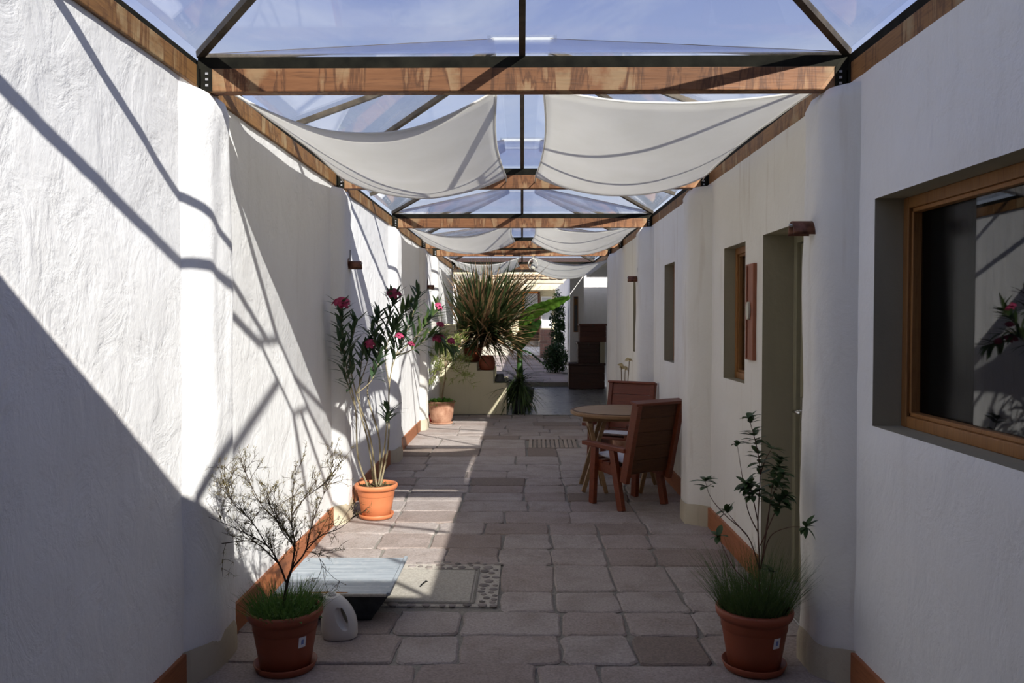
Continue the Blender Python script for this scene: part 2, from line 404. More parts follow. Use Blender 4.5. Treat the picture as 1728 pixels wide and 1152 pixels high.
wl = grid_wall('wall_left', -1, 3.65, 17.0, -.03, WTOP, XL, [], 'plaster_white', .05, 8.2, .014)
tag(wl, 'white plaster wall behind the oleander with sail shadows on it', 'wall', kind='structure')
wr_near = grid_wall('wall_right', 1, -5, 3.65, -.03, WTOP, XR, [h for h in HOLES if h[1] < 3.65], 'plaster_white', .04, 5.5, .012)
tag(wr_near, 'shaded rough white plaster wall around the large window', 'wall', kind='structure')
wr = grid_wall('wall_right', 1, 3.65, 12.85, -.03, WTOP, XR, [h for h in HOLES if h[0] > 3.65], 'plaster_cream', .05, 11.5, .008)
tag(wr, 'shaded cream plaster wall with door and narrow window recesses', 'wall', kind='structure')

def pilaster(parent, side, X, y0, y1, prot, ztop, mat, seed, slope=.3):
    ns = 22; nz = 44; rings = []
    for j in range(nz+1):
        z = -.02+(ztop+.02)*j/nz; tz = (ztop-z)/.05; rt = 1 if tz >= 1 else math.sqrt(max(0, 1-(1-tz)**2))*.55+.45
        ring = []
        for i in range(ns+1):
            t = i/ns; y = y0+(y1-y0)*t; e = min(t/slope, (1-t)/.22, 1); e = math.sin(max(0, min(1, e))*math.pi/2)**.75
            wob = noise.noise(Vector((y*5+seed, z*2.0, seed)))*.012+noise.noise(Vector((y*13, z*7, seed)))*.006
            ring.append(Vector((X-side*(prot*e*(1 if z < ztop-.05 else .55+.45*rt)+wob*e-.02*(1-e)), y+noise.noise(Vector((z*1.5, seed, 4)))*.012*e, z)))
        rings.append(ring)
    vs = [v for r in rings for v in r]; fs = []
    for j in range(nz):
        for i in range(ns):
            q = (j*(ns+1)+i, j*(ns+1)+i+1, (j+1)*(ns+1)+i+1, (j+1)*(ns+1)+i); fs.append(q if side < 0 else q[::-1])
    top = tuple(nz*(ns+1)+i for i in range(ns+1)); fs.append(top if side < 0 else top[::-1])
    mesh_obj('pilaster', vs, fs, mat, parent, True)
    m = MB(); n2 = 14                                       # bare foot of the pilaster, a little proud of it
    for z in (-.02, .10, .15):
        for i in range(n2+1):
            t = i/n2; y = y0-.006+(y1-y0+.012)*t; e = min(t/slope, (1-t)/.22, 1); e = math.sin(max(0, min(1, e))*math.pi/2)**.7
            g = .012 if z < .12 else .003
            m.v.append(Vector((X-side*((prot+g)*e-.01*(1-e)+noise.noise(Vector((y*9, z*9, seed)))*.005), y, z+(noise.noise(Vector((y*8, seed, 1)))*.03 if z > .12 else 0))))
    for j in range(2):
        for i in range(n2):
            q = (j*(n2+1)+i, j*(n2+1)+i+1, (j+1)*(n2+1)+i+1, (j+1)*(n2+1)+i); m.f.append(q if side < 0 else q[::-1])
    m.build('pilaster_foot', 'plaster_bare', parent, True)
pilaster(wl_near, -1, XL, 3.40, 3.92, .085, 2.535, 'plaster_white', 1, .45)
for k, (a, b, p) in enumerate(((6.12, 6.52, .095), (8.78, 9.26, .09), (11.42, 11.88, .09), (12.98, 13.32, .10))):
    pilaster(wl, -1, XL, a, b, p, 2.535, 'plaster_white' if k < 2 else 'plaster_cream', 20+k, .35)
pilaster(wr_near, 1, XR, 3.46, 3.86, .135, 2.535, 'plaster_cream', 41, .4)
for k, (a, b, p) in enumerate(((6.14, 6.52, .165), (8.85, 9.22, .16), (12.35, 12.9, .10))):
    pilaster(wr, 1, XR, a, b, p, 2.535, 'plaster_cream', 50+k, .38)

def board(name, x0, x1, y0, y1, label):
    o = MB().box(x0, x1, y0, y1, -.01, .145).build(name, 'skirting_wood', None, False, .004); tag(o, label, 'baseboard', kind='structure')
for y0, y1, w in ((.2, 3.42, 'below the wall in diagonal shadow'), (3.92, 6.13, 'beside the potted bare shrub'), (6.52, 8.79, 'behind the oleander pot'), (9.26, 11.43, 'leading to the aged round pot')):
    board('baseboard_left', XL-.03, XL+.022, y0, y1, 'orange-brown wooden skirting board '+w)
for y0, y1, w in ((.2, 3.47, 'below the large window'), (3.87, 4.01, 'short piece between pillar and door'), (4.885, 6.15, 'below the wooden wall plaque'), (6.51, 8.86, 'behind the wooden chairs'), (9.21, 12.36, 'beyond the wooden chairs')):
    board('baseboard_right', XR-.024, XR+.03, y0, y1, 'orange-brown wooden skirting board '+w)

# -------- windows and door in the right wall
def boxes(parent, mat, name, lst, bevel=.004):
    for b in lst: MB().box(*b).build(name, mat, parent, False, bevel)
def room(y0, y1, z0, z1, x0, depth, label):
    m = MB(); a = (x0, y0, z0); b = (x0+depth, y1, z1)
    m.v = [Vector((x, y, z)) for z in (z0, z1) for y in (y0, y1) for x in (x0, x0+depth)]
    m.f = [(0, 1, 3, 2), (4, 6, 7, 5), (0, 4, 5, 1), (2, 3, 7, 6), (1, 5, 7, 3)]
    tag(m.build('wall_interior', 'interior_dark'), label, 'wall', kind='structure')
def window(n, h, dep, label, near=False):
    y0, y1, z0, z1 = h; w = thing('window_%d' % n, label, 'window', ((XR), (y0+y1)/2, z0), kind='structure')
    a, b = y0-(y0+y1)/2, y1-(y0+y1)/2; H = z1-z0; t = .05
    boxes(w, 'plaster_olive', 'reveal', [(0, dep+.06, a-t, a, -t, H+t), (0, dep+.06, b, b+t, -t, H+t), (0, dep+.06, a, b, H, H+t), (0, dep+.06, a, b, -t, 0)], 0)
    f = .045; x0, x1 = dep-.012, dep+.045
    boxes(w, 'frame_wood', 'frame_stile', [(x0, x1, a, a+f, 0, H), (x0, x1, b-f, b, 0, H)])
    boxes(w, 'frame_wood', 'frame_rail', [(x0, x1, a+f, b-f, 0, f), (x0, x1, a+f, b-f, H-f, H)])
    g = .016
    boxes(w, 'frame_wood', 'glazing_bead', [(x0+.012, x1, b-f-g, b-f, f, H-f), (x0+.012, x1, a+f, b-f, f, f+g), (x0+.012, x1, a+f, b-f, H-f-g, H-f)], .003)
    xg = dep+.02
    if near:
        ys = 2.86-(y0+y1)/2
        MB().box(xg, xg+.005, a+f, ys, f, H-f).build('pane', 'window_glass', w)
        MB().box(xg+.014, xg+.019, ys-.03, b-f, f, H-f).build('pane', 'screen_glass', w)
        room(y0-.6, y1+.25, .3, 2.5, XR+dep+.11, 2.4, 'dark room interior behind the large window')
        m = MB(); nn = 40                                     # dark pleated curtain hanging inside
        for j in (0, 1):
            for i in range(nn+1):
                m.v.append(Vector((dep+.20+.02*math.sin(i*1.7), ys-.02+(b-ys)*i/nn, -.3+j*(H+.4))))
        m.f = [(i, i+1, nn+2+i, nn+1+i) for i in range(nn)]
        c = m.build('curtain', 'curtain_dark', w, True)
    else:
        MB().box(xg, xg+.005, a+f, b-f, f, H-f).build('pane', 'window_glass', w)
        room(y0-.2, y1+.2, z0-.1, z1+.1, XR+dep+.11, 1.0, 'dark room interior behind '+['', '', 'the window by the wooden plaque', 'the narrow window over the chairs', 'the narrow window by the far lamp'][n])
    return w
window(1, HOLES[0], .125, 'large window in a varnished wood frame set in an olive reveal', True)
window(2, HOLES[2], .09, 'small wood-framed window recessed beside the wooden plaque')
window(3, HOLES[3], .10, 'narrow recessed window above the wooden chairs')
window(4, HOLES[4], .10, 'narrow recessed window under the far wall lamp')
def door():
    y0, y1, z0, z1 = HOLES[1]; D = thing('door_1', 'olive painted door deep in its reveal behind the potted laurel', 'door', (XR, y0, 0), kind='structure'); W = y1-y0; d = .20; t = .05
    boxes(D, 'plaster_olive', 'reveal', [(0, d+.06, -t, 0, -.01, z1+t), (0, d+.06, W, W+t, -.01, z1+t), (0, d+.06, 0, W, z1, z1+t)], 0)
    MB().box(0, d+.06, 0, W, -.02, .012).build('threshold', 'mortar', D)
    boxes(D, 'door_paint', 'door_frame', [(d-.02, d+.05, W-.05, W, .012, z1), (d-.02, d+.05, 0, .05, .012, z1), (d-.02, d+.05, .05, W-.05, z1-.05, z1)])
    lf = MB().box(d+.005, d+.045, .053, W-.053, .015, z1-.053).build('door_leaf', 'door_paint', D, False, .004)
    hd = MB().box(d-.004, d+.006, W-.125, W-.088, .90, 1.10).build('handle_plate', 'chrome', lf, False, .003)
    MB().tube([(d+.004, W-.107, 1.02), (d-.045, W-.107, 1.02), (d-.05, W-.12, 1.02), (d-.05, W-.22, 1.02)], .009, 8).build('handle', 'chrome', lf, True)
door()

# -------- ceiling slab behind the camera, end wall, floors
tag(MB().box(-1.9, 1.9, -5, .74, WTOP, 2.70).build('ceiling', 'white_paint'), 'solid white roof slab over the near end of the passage', 'ceiling', kind='structure')
tag(MB().box(-1.5, 1.5, -5.2, -5, 0, WTOP).build('wall_back', 'plaster_white'), 'white plaster end wall of the passage', 'wall', kind='structure')

floor = tag(MB().box(XL-.06, XR+.06, -5, 13.32, -.12, -.014).build('floor', 'mortar'), 'passage floor paved with worn pinkish grey stone blocks', 'floor', kind='structure')
def block(name, x0, x1, y0, y1, mat, parent, ztop=0.0, rnd=.035, jit=.010, depth=.03):
    cx, cy = (x0+x1)/2, (y0+y1)/2; hx, hy = (x1-x0)/2, (y1-y0)/2; rr = min(rnd, hx*.5, hy*.5); pts = []
    for sx, sy in ((1, 1), (-1, 1), (-1, -1), (1, -1)):
        c = Vector((sx*(hx-rr), sy*(hy-rr))); a0 = math.atan2(sy, sx)-math.pi/4
        for k in range(3):
            a = a0+k*math.pi/4; pts.append(c+Vector((math.cos(a), math.sin(a)))*rr)
        nx = {(1, 1): (0, 1), (-1, 1): (-1, 0), (-1, -1): (0, -1), (1, -1): (1, 0)}[(sx, sy)]
        pts.append(Vector((nx[0]*hx, nx[1]*hy)))
    pts = [p+Vector((R.uniform(-jit, jit), R.uniform(-jit, jit))) for p in pts]; n = len(pts); vs = []
    tx, ty = R.uniform(-.010, .010), R.uniform(-.010, .010)
    for s, z in ((1.0, -depth), (1.0, -.008), (None, 0)):
        for p in pts:
            q = p if s else p-p.normalized()*.010
            vs.append((q.x, q.y, z+(q.x*tx+q.y*ty if z > -.02 else 0)+R.uniform(-.0015, .0015)))
    vs.append((0, 0, .001)); fs = []
    for j in range(2):
        for i in range(n):
            k = (i+1) % n; fs.append((j*n+i, j*n+k, (j+1)*n+k, (j+1)*n+i))
    for i in range(n): fs.append((2*n+i, 2*n+(i+1) % n, 3*n))
    o = mesh_obj(name, vs, fs, mat, parent, False); o.location = (cx, cy, ztop+R.uniform(-.004, .001)); return o
# rows read off the photograph: (near y, far y) in pixels and the joints' x in pixels
def V(v): return 700+v/2.16
def U(u): return 500+u/2.16
rows = [(1010, 905, (430, 880, 1110)), (905, 800, (370, 590, 965, 1235, 1500)), (800, 715, (360, 600, 965, 1205, 1460)), (715, 640, (720, 945, 1180, 1420)),
        (640, 545, (735, 940, 1150, 1370)), (545, 485, (300, 545, 740, 930, 1130, 1310)), (485, 432, (300, 490, 755, 930, 1110, 1290)), (432, 392, (345, 515, 685, 920, 1095, 1280)),
        (392, 350, (370, 580, 760, 1000, 1250)), (350, 312, (390, 600, 845, 1000, 1220)), (312, 283, (400, 610, 830, 985, 1210)), (283, 255, (420, 630, 830, 985, 1200)),
        (255, 228, (440, 635, 835, 970, 1180)), (228, 203, (430, 620, 770, 965, 1190)), (203, 179, (470, 640, 840, 960, 1160)), (179, 150, (480, 650, 800, 960, 1150)), (150, 120, (490, 670, 840, 950, 1140)),
        (120, 88, (520, 680, 815, 1035, 1130))]
G = .006
PEB = (-1.02, -.125, 4.42, 5.26)                            # pebble field with the concrete cover
GRATE = None
def lay(d0, d1, xs, mat='paving_stone', z=0, parent=floor):
    for a, b in zip(xs[:-1], xs[1:]):
        if b-a < .05: continue
        g = G*R.uniform(.6, 1.3); block('paving_stone', a+g, b-g, d0+g, d1-g, mat, parent, z)
for i, (v0, v1, us) in enumerate(rows):
    d0, d1 = F(881, V(v0)).y, F(881, V(v1)).y; dm = 2/(1/d0+1/d1)
    xs = [ray(U(u), 900).x/ray(U(u), 900).y*dm for u in us]; xs = [x for x in xs if XL+.12 < x < XR-.12]
    xs = [XL+.0]+xs+[XR-.0]
    if 3 <= i <= 4: xs = [x for x in xs if x < PEB[0]-.1]+[PEB[0]] if False else xs
    if i in (3, 4):
        lay(d0, d1, [XL, PEB[0]]); lay(d0, d1, [PEB[1]]+[x for x in xs if x > PEB[1]+.1])
    elif i == 17:
        xa, xb = P(U(835), 750, dm).x, P(U(1030), 750, dm).x; GRATE = (xa, xb, d0, d1)
        lay(d0, d1, [XL]+[x for x in xs if XL < x < xa-.1]+[xa]); lay(d0, d1, [xb]+[x for x in xs if x > xb+.1])
    else: lay(d0, d1, xs)
d = F(881, V(1010)).y
while d > 2.6:
    h = R.uniform(.28, .36); xs = [XL]; x = XL+R.uniform(.3, .6)
    while x < XR-.25: xs.append(x); x += R.uniform(.38, .68)
    lay(d-h, d, xs+[XR]); d -= h
d = F(881, V(88)).y
while d < 13.2:
    h = min(R.uniform(.30, .46), 13.30-d); h = 13.30-d if 13.30-d-h < .2 else h
    xs = [XL]; x = XL+R.uniform(.3, .6)
    while x < XR-.25: xs.append(x); x += R.uniform(.40, .72)
    lay(d, d+h, xs+[XR]); d += h
# pebbles set in mortar around the cover
CV = (-.87, -.285, 4.49, 5.06)
MB().box(PEB[0]+.01, PEB[1]-.01, PEB[2]+.01, PEB[3]-.01, -.03, -.004).build('mortar_bed', 'bed_mortar', floor)
pm = []
for k in range(5):
    bm = bmesh.new(); bmesh.ops.create_icosphere(bm, subdivisions=1, radius=1)
    for v in bm.verts: v.co *= 1+R.uniform(-.14, .14)
    me = bpy.data.meshes.new('pebble'); bm.to_mesh(me); bm.free(); me.materials.append(MATS['pebble_stone']); me.polygons.foreach_set('use_smooth', [True]*len(me.polygons)); pm.append(me)
placed = []
for _ in range(6000):
    x, y = R.uniform(PEB[0]+.03, PEB[1]-.025), R.uniform(PEB[2]+.015, PEB[3]-.03); a = R.uniform(.018, .036); b = a*R.uniform(.75, 1.15)
    if CV[0]-.035-a*.6 < x < CV[1]+.035+a*.6 and CV[2]-.012-b*.8 < y < CV[3]+.03+b: continue
    if any(math.hypot(x-p, y-q) < (a+r)*.98+.003 for p, q, r in placed): continue
    placed.append((x, y, max(a, b)))
    inst(R.choice(pm), 'pebble', floor, Matrix.Translation((x, y, -.004)) @ Matrix.Rotation(R.uniform(-.5, .5), 4, 'Z') @ Matrix.Diagonal((a, b, .009, 1)))
cv = thing('manhole_cover', 'square concrete inspection cover set among pebbles', 'manhole cover', ((CV[0]+CV[1])/2, (CV[2]+CV[3])/2, 0))
hx, hy = (CV[1]-CV[0])/2, (CV[3]-CV[2])/2
MB().box(-hx, hx, -hy, hy, -.03, .004).build('slab', 'cover_concrete', cv, False, .006)
for b in ((-hx-.024, -hx-.012, -hy-.02, hy+.02, -.03, .003), (hx+.012, hx+.024, -hy-.02, hy+.02, -.03, .003), (-hx-.012, hx+.012, hy+.010, hy+.02, -.03, .003), (-hx-.012, hx+.012, -hy-.02, -hy-.010, -.03, .003)):
    MB().box(*b).build('rim', 'mortar', cv)
MB().tube([(-.01, -.05, .004), (-.004, -.03, .012), (.006, .0, .014), (.014, .03, .012), (.018, .05, .004)], .005, 6).build('lifting_handle', 'iron_black', cv, True)
gr = thing('drain_grate', 'slatted drain grate let into the paving near the table', 'grate', ((GRATE[0]+GRATE[1])/2, (GRATE[2]+GRATE[3])/2, 0))
ghx, ghy = (GRATE[1]-GRATE[0])/2-.012, (GRATE[3]-GRATE[2])/2-.012
MB().box(-ghx, ghx, -ghy, ghy, -.05, -.035).build('pit_bottom', 'iron_black', gr)
ns = 11
for k in range(ns):
    x = -ghx+.02+(2*ghx-.04)*(k+.5)/ns; w = (2*ghx-.04)/ns*.74
    MB().bar((x, -ghy+.02, -.008), (x+.012, ghy-.02, -.008), w, .02).build('slat', 'slat_wood', gr, False, .003)
for y in (-ghy+.008, ghy-.008): MB().box(-ghx, ghx, y-.008, y+.008, -.028, .001).build('edge_bar', 'slat_wood', gr, False, .002)

f2 = tag(MB().box(-2.2, 3.6, 13.33, 19.0, -.12, -.004).build('floor', 'polished_concrete'), 'dark polished concrete floor beside the stepped planter', 'floor', kind='structure')
for b in ((XL, XR+.5, 13.32, 13.345, -.05, .002),): MB().box(*b).build('threshold_strip', 'mortar', f2)
# ------------------------------------------------------------------ timber and glass roof
BEAM_Y = [.80, 3.65, 6.33, 9.03, 11.62, 13.10, 16.6]
ZB, ZT, ZS = 2.54, 2.64, 2.69
where = ['edging the solid roof slab', 'with a pale water stain, spanning between the pillars by the large window', 'half hidden behind the first pair of shade sails', 'with dark water stains, hung above the wooden chairs',
         'hidden behind the second pair of shade sails', 'golden in the sun above the spiky plant', 'ending the glass roof over the dark floor']
for i, y in enumerate(BEAM_Y):
    t = thing('roof_beam', 'timber cross beam '+where[i], 'beam', (0, y, ZB))
    xa = 1.395
    MB().box(-xa, xa, -.035, .035, 0, ZT-ZB).build('timber', 'beam_wood', t, False, .004)
    MB().box(-xa-.02, xa+.02, -.03, .03, ZT-ZB, ZS-ZB).build('steel_angle', 'steel_black', t)
    for s in (-1, 1):
        br = MB().box(s*(xa-.045), s*(xa-.001)+s*.004, -.042, .042, .001, ZT-ZB-.002).build('bracket', 'steel_black', t)
        mb = MB()
        for zz in (.02, .045, .07): mb.box(s*(xa-.03), s*(xa-.018), -.046, -.041, zz, zz+.010)
        mb.build('bolt_heads', 'steel_grey', br)
for i in range(len(BEAM_Y)-1):
    a, b = BEAM_Y[i]+.045, BEAM_Y[i+1]-.045
    for s, wn in ((-1, 'left'), (1, 'right')):
        t = thing('wall_plate_beam', 'timber wall beam on top of the %s from the %s to the next' % ('sunlit wall, running' if s < 0 else 'shaded wall, running', ['solid slab', 'pillar by the large window', 'second pair of pillars', 'third pair of pillars', 'fourth beam', 'fifth beam'][i]), 'beam', (s*1.46, (a+b)/2, WTOP-.002))
        h = (b-a)/2
        MB().box(-.055, .055, -h, h, .0, ZT-WTOP+.01).build('timber', 'beam_wood_long', t, False, .004)
        MB().box(-.05, .03 if s < 0 else .05, -h-.04, h+.04, ZT-WTOP+.01, ZS-WTOP).build('steel_angle', 'steel_black', t)
        for yy in (-h+.012, h-.012):
            MB().box(-.058, .058, yy-.012, yy+.012, .002, ZT-WTOP+.008).build('bracket', 'steel_black', t)
ZA = 3.15; Q = .17
sky_lab = ['over the large window', 'holding the first pair of shade sails', 'without sails above the oleander', 'holding the second pair of shade sails', 'short one before the spiky plant', 'over the dark polished floor']
def prism(poly, th=.006):
    poly = [Vector(p) for p in poly]; n = (poly[1]-poly[0]).cross(poly[2]-poly[0]).normalized()
    k = len(poly); vs = poly+[p+n*th for p in poly]
    fs = [tuple(range(k))[::-1], tuple(range(k, 2*k))]+[(i, (i+1) % k, k+(i+1) % k, k+i) for i in range(k)]
    return vs, fs
for i in range(len(BEAM_Y)-1):
    a, b = BEAM_Y[i], BEAM_Y[i+1]; yc = (a+b)/2; h = (b-a)/2; za = ZA-ZS if h > 1 else .26
    t = thing('glass_skylight', 'hipped glass skylight on dark bars '+sky_lab[i], 'skylight', (0, yc, ZS))
    g_ = h-.02; C = [Vector((-1.41, -g_, .012)), Vector((1.41, -g_, .012)), Vector((1.41, g_, .012)), Vector((-1.41, g_, .012))]
    T = [Vector((-Q, -Q, za)), Vector((Q, -Q, za)), Vector((Q, Q, za)), Vector((-Q, Q, za))]
    up = Vector((0, 0, .012))
    for k in range(4):
        c0, c1, t0, t1 = C[k], C[(k+1) % 4], T[k], T[(k+1) % 4]; cm, tm = (c0+c1)/2, (t0+t1)/2
        for poly in ((c0, cm, tm, t0), (cm, c1, t1, tm)):
            m = MB(); m.add(*prism([p+up for p in poly])); m.build('glass_pane', 'roof_glass', t)
        MB().bar(c0, t0, .032, .030).build('hip_bar', 'steel_bar', t)
        MB().bar(cm, tm, .028, .030).build('glazing_bar', 'steel_bar', t)
        MB().bar(t0+Vector((0, 0, .012)), t1+Vector((0, 0, .012)), .022, .020).build('cap_rail', 'cap_metal', t)
    MB().box(-Q-.03, Q+.03, -Q-.03, Q+.03, za+.024, za+.030).build('cap_pane', 'roof_glass', t)

# shade sails
def sail(x0, x1, y0, y1, z, sag0, sag1, label, mid=.03, skew=0):
    nx, ny = 28, 20; t = thing('shade_sail', label, 'shade sail', ((x0+x1)/2, (y0+y1)/2, z), group='cloth shade sails under the glass roof'); cx, cy = (x0+x1)/2, (y0+y1)/2
    def pt(u, v):
        sg = sag0+(sag1-sag0)*v+mid*4*v*(1-v)
        e = .03*math.sin(math.pi*v); x = x0+(x1-x0)*u; x += e*(1-2*u)*1.2
        y = y0+(y1-y0)*v+.05*math.sin(math.pi*u)*(1-2*v)
        return Vector((x-cx, y-cy, -sg*4*u*(1-u)*(1+skew*(u-.5))+.004*noise.noise(Vector((u*5, v*6, x0)))))
    vs = [pt(i/nx, j/ny) for j in range(ny+1) for i in range(nx+1)]
    fs = [(j*(nx+1)+i, j*(nx+1)+i+1, (j+1)*(nx+1)+i+1, (j+1)*(nx+1)+i) for j in range(ny) for i in range(nx)]
    c = mesh_obj('cloth', vs, fs, 'sail_cloth', t, True); sd = c.modifiers.new('thickness', 'SOLIDIFY'); sd.thickness = .0015
    for pts in ([pt(i/nx, 0) for i in range(nx+1)], [pt(i/nx, 1) for i in range(nx+1)], [pt(0, j/ny) for j in range(ny+1)], [pt(1, j/ny) for j in range(ny+1)]):
        MB().tube(pts, .006, 5).build('hem', 'sail_cloth', t, True)
    for u, v in ((0, 0), (1, 0), (0, 1), (1, 1)):
        p = pt(u, v); q = Vector((p.x, (BEAM_Y_NEAR(y0)+.036 if v == 0 else BEAM_Y_FAR(y1)-.036)-cy, ZB+.05-z))
        MB().tube([p, q], .004, 5).build('tie_cord', 'rope', t)
def BEAM_Y_NEAR(y): return max(b for b in BEAM_Y if b < y)
def BEAM_Y_FAR(y): return min(b for b in BEAM_Y if b > y)
sail(-1.36, -.12, 3.86, 6.20, 2.61, .19, .165, 'white cloth sail sagging beside the sunlit wall, before the oleander')
sail(.10, 1.36, 3.86, 6.20, 2.61, .05, .15, 'white cloth sail sagging beside the shaded wall above the small window', .05)
sail(-1.36, -.10, 9.22, 11.5, 2.62, .15, .17, 'white cloth sail above the small potted tree')
sail(.13, 1.36, 9.22, 11.5, 2.62, .10, .19, 'white cloth sail with a dark scuff above the narrow far window')
sail(-1.30, -.05, 14.3, 16.45, 2.60, .12, .18, 'grey shaded sail behind the spiky plant')
sail(.16, 1.55, 13.3, 16.45, 2.56, .14, .22, 'grey shaded sail above the stacked chests')

# ------------------------------------------------------------------ wall lamps
def wall_lamp(p, side, label, L=.12):
    t = thing('wall_lamp', label, 'lamp', p, 0 if side > 0 else math.pi, 'copper half-pipe wall lamps')   # local -X points into the passage
    n = 12; r = .040; m = MB()
    for x in (-L, 0):
        for q in (r, r-.004):
            for i in range(n+1):
                a = math.pi*i/n; m.v.append(Vector((x, q*math.cos(a)*1.05, q*math.sin(a)*1.55-.03)))
    k = n+1
    for i in range(n):
        m.f += [(i, i+1, 2*k+i+1, 2*k+i), (k+i, 3*k+i, 3*k+i+1, k+i+1), (i, k+i, k+i+1, i+1), (2*k+i, 2*k+i+1, 3*k+i+1, 3*k+i)]
    m.f += [(0, 2*k, 3*k, k), (n, k+n, 3*k+n, 2*k+n)]
    m.build('shade', 'copper', t, True)
    m = MB()
    for x in (-.006, .012): m.v += [Vector((x, .05*math.cos(2*math.pi*i/16), .05*math.sin(2*math.pi*i/16)+.005)) for i in range(16)]
    m.f = [tuple(range(16))[::-1], tuple(range(16, 32))]+[(i, (i+1) % 16, 16+(i+1) % 16, 16+i) for i in range(16)]
    m.build('wall_plate', 'copper', t)
    MB().tube([(-.012, 0, .0), (-L*.75, 0, .0)], [.016, .018], 10).build('bulb', 'emblem_pale', t, True)
    m = MB(); m.tube([(-L+.004, -.012, .012), (-L-.006, 0, .016), (-L+.004, .012, .012)], .006, 6); m.build('end_clip', 'steel_grey', t, True)
    MB().tube([(-.004, -.03, .03), (-.006, -.03, .12)], .007, 6).build('conduit', 'steel_black', t, True)
wall_lamp((1.300, 3.66, 1.948), 1, 'copper half-pipe lamp beside the olive door', .118)
wall_lamp((XL+.088, 6.38, 1.965), -1, 'copper half-pipe lamp on the pillar behind the oleander', .10)
wall_lamp((1.262, 9.03, 1.985), 1, 'copper half-pipe lamp above the narrow far window', .11)
wall_lamp((XL+.084, 11.7, 2.0), -1, 'copper half-pipe lamp on the pillar by the small potted tree', .10)

# ------------------------------------------------------------------ wall plaque
pl = thing('wall_plaque', 'narrow upright wooden plaque with pale oval badge beside the small window', 'plaque', (XR, 5.06, 1.30))
MB().box(-.028, .0, -.085, .085, 0, .585).build('board', 'plaque_wood', pl, False, .004)
MB().box(-.036, -.028, .03, .055, .01, .575).build('strip', 'plaque_wood', pl, False, .003)
m = MB(); 
for x in (-.030, -.042): m.v += [Vector((x, .03*math.cos(2*math.pi*i/20)-.012, .055*math.sin(2*math.pi*i/20)+.30)) for i in range(20)]
m.f = [tuple(range(20)), tuple(range(20, 40))[::-1]]+[(i, 20+i, 20+(i+1) % 20, (i+1) % 20) for i in range(20)]
m.build('badge', 'emblem_pale', pl)

# ------------------------------------------------------------------ furniture
def chair(loc, fwd, label, cush):
    rz = math.atan2(-fwd[0], fwd[1]); t = thing('wooden_armchair', label, 'chair', loc, rz, 'low wooden armchairs at the round table')
    for s in (-1, 1):
        MB().bar((s*.235, .205, 0), (s*.235, .175, .485), .042, .062, (0, 1, 0)).build('leg', 'chair_wood', t, False, .004)
        MB().bar((s*.235, -.165, 0), (s*.235, -.055, .485), .042, .062, (0, 1, 0)).build('leg', 'chair_wood', t, False, .004)
        MB().bar((s*.235, .31, .503), (s*.235, -.23, .497), .075, .036).build('armrest', 'chair_wood', t, False, .006)
        MB().bar((s*.198, .25, .325), (s*.198, -.20, .285), .03, .075).build('seat_rail', 'chair_wood', t, False, .004)
    for k in range(5):
        y = .235-.088*k; MB().box(-.212, .212, y-.04, y+.04, .362-.009*k, .382-.009*k).build('seat_slat', 'chair_wood', t, False, .004)
    b0 = Vector((0, -.185, .235)); b1 = Vector((0, -.335, .875)); ax = (b1-b0)
    for s in (-1, 1): MB().bar(b0+Vector((s*.232, -.012, 0)), b1+Vector((s*.232, -.012, 0)), .045, .075, (0, -1, .2)).build('back_stile', 'chair_wood', t, False, .005)
    nrm = ax.cross(Vector((1, 0, 0))).normalized()
    for k in range(5):
        c = b0+ax*(.10+.18*k+.002); cc = b0+ax*(.10+.18*(k+1)-.002); mid = (c+cc)/2; hgt = (cc-c).length
        m = MB(); m.bar(mid+Vector((-.209, -.0, 0)), mid+Vector((.209, -.0, 0)), .024, hgt, ax); ob = m.build('back_plank', 'chair_wood', t, False, .003); ob.data.materials.append(MATS['chair_back_wood'])
        for pg in ob.data.polygons:
            if pg.center.y < mid.y-.008: pg.material_index = 1
    MB().bar(b1+Vector((-.262, 0, .008)), b1+Vector((.262, 0, .008)), .082, .024, (0, -.23, 1)).build('top_rail', 'chair_wood', t, False, .006)
    M = Matrix.Translation(loc) @ Matrix.Rotation(rz, 4, 'Z')
    # square cushion with pinched corners lying on the seat
    n = 18; vs = []; fs = []
    for sgn in (1, -1):
        for j in range(n+1):
            for i in range(n+1):
                u, v = i/n*2-1, j/n*2-1; e = (1-u**4)*(1-v**4); pinch = 1-.06*(1-abs(u*v))*(abs(u)**6+abs(v)**6)
                z = .026+sgn*(.024*e**.6)+.003*noise.noise(Vector((u*3, v*3, sgn+loc[0])))
                vs.append((u*.195*pinch, v*.20*pinch+.03, z))
    N2 = (n+1)**2
    for j in range(n):
        for i in range(n):
            q = (j*(n+1)+i, j*(n+1)+i+1, (j+1)*(n+1)+i+1, (j+1)*(n+1)+i); fs.append(q); fs.append(tuple(N2+k for k in q[::-1]))
    ed = [i for i in range(n+1)]+[(j+1)*(n+1)+n for j in range(n)]+[n*(n+1)+n-1-i for i in range(n)]+[(n-1-j)*(n+1) for j in range(n-1)]
    for a, b in zip(ed, ed[1:]+ed[:1]): fs.append((a, N2+a, N2+b, b))
    c = mesh_obj('seat_cushion', vs, fs, 'cushion_white', None, True)
    c.matrix_world = M @ Matrix.Translation((0, 0, .368)) @ Matrix.Rotation(.10, 4, 'X')
    tag(c, cush, 'cushion', 'white seat cushions')
chair((.905, 6.91, 0), (-.56, .83), 'low reddish wooden armchair seen from behind, pushed to the table', 'white cushion on the armchair that shows its plank back')
chair((.985, 8.36, 0), (-.50, -.86), 'low reddish wooden armchair against the wall, across the table', 'white cushion on the armchair across the table')
tb = thing('round_table', 'round pale wooden table with crossed legs between two armchairs', 'table', (.90, 7.52, 0))
zt = .725
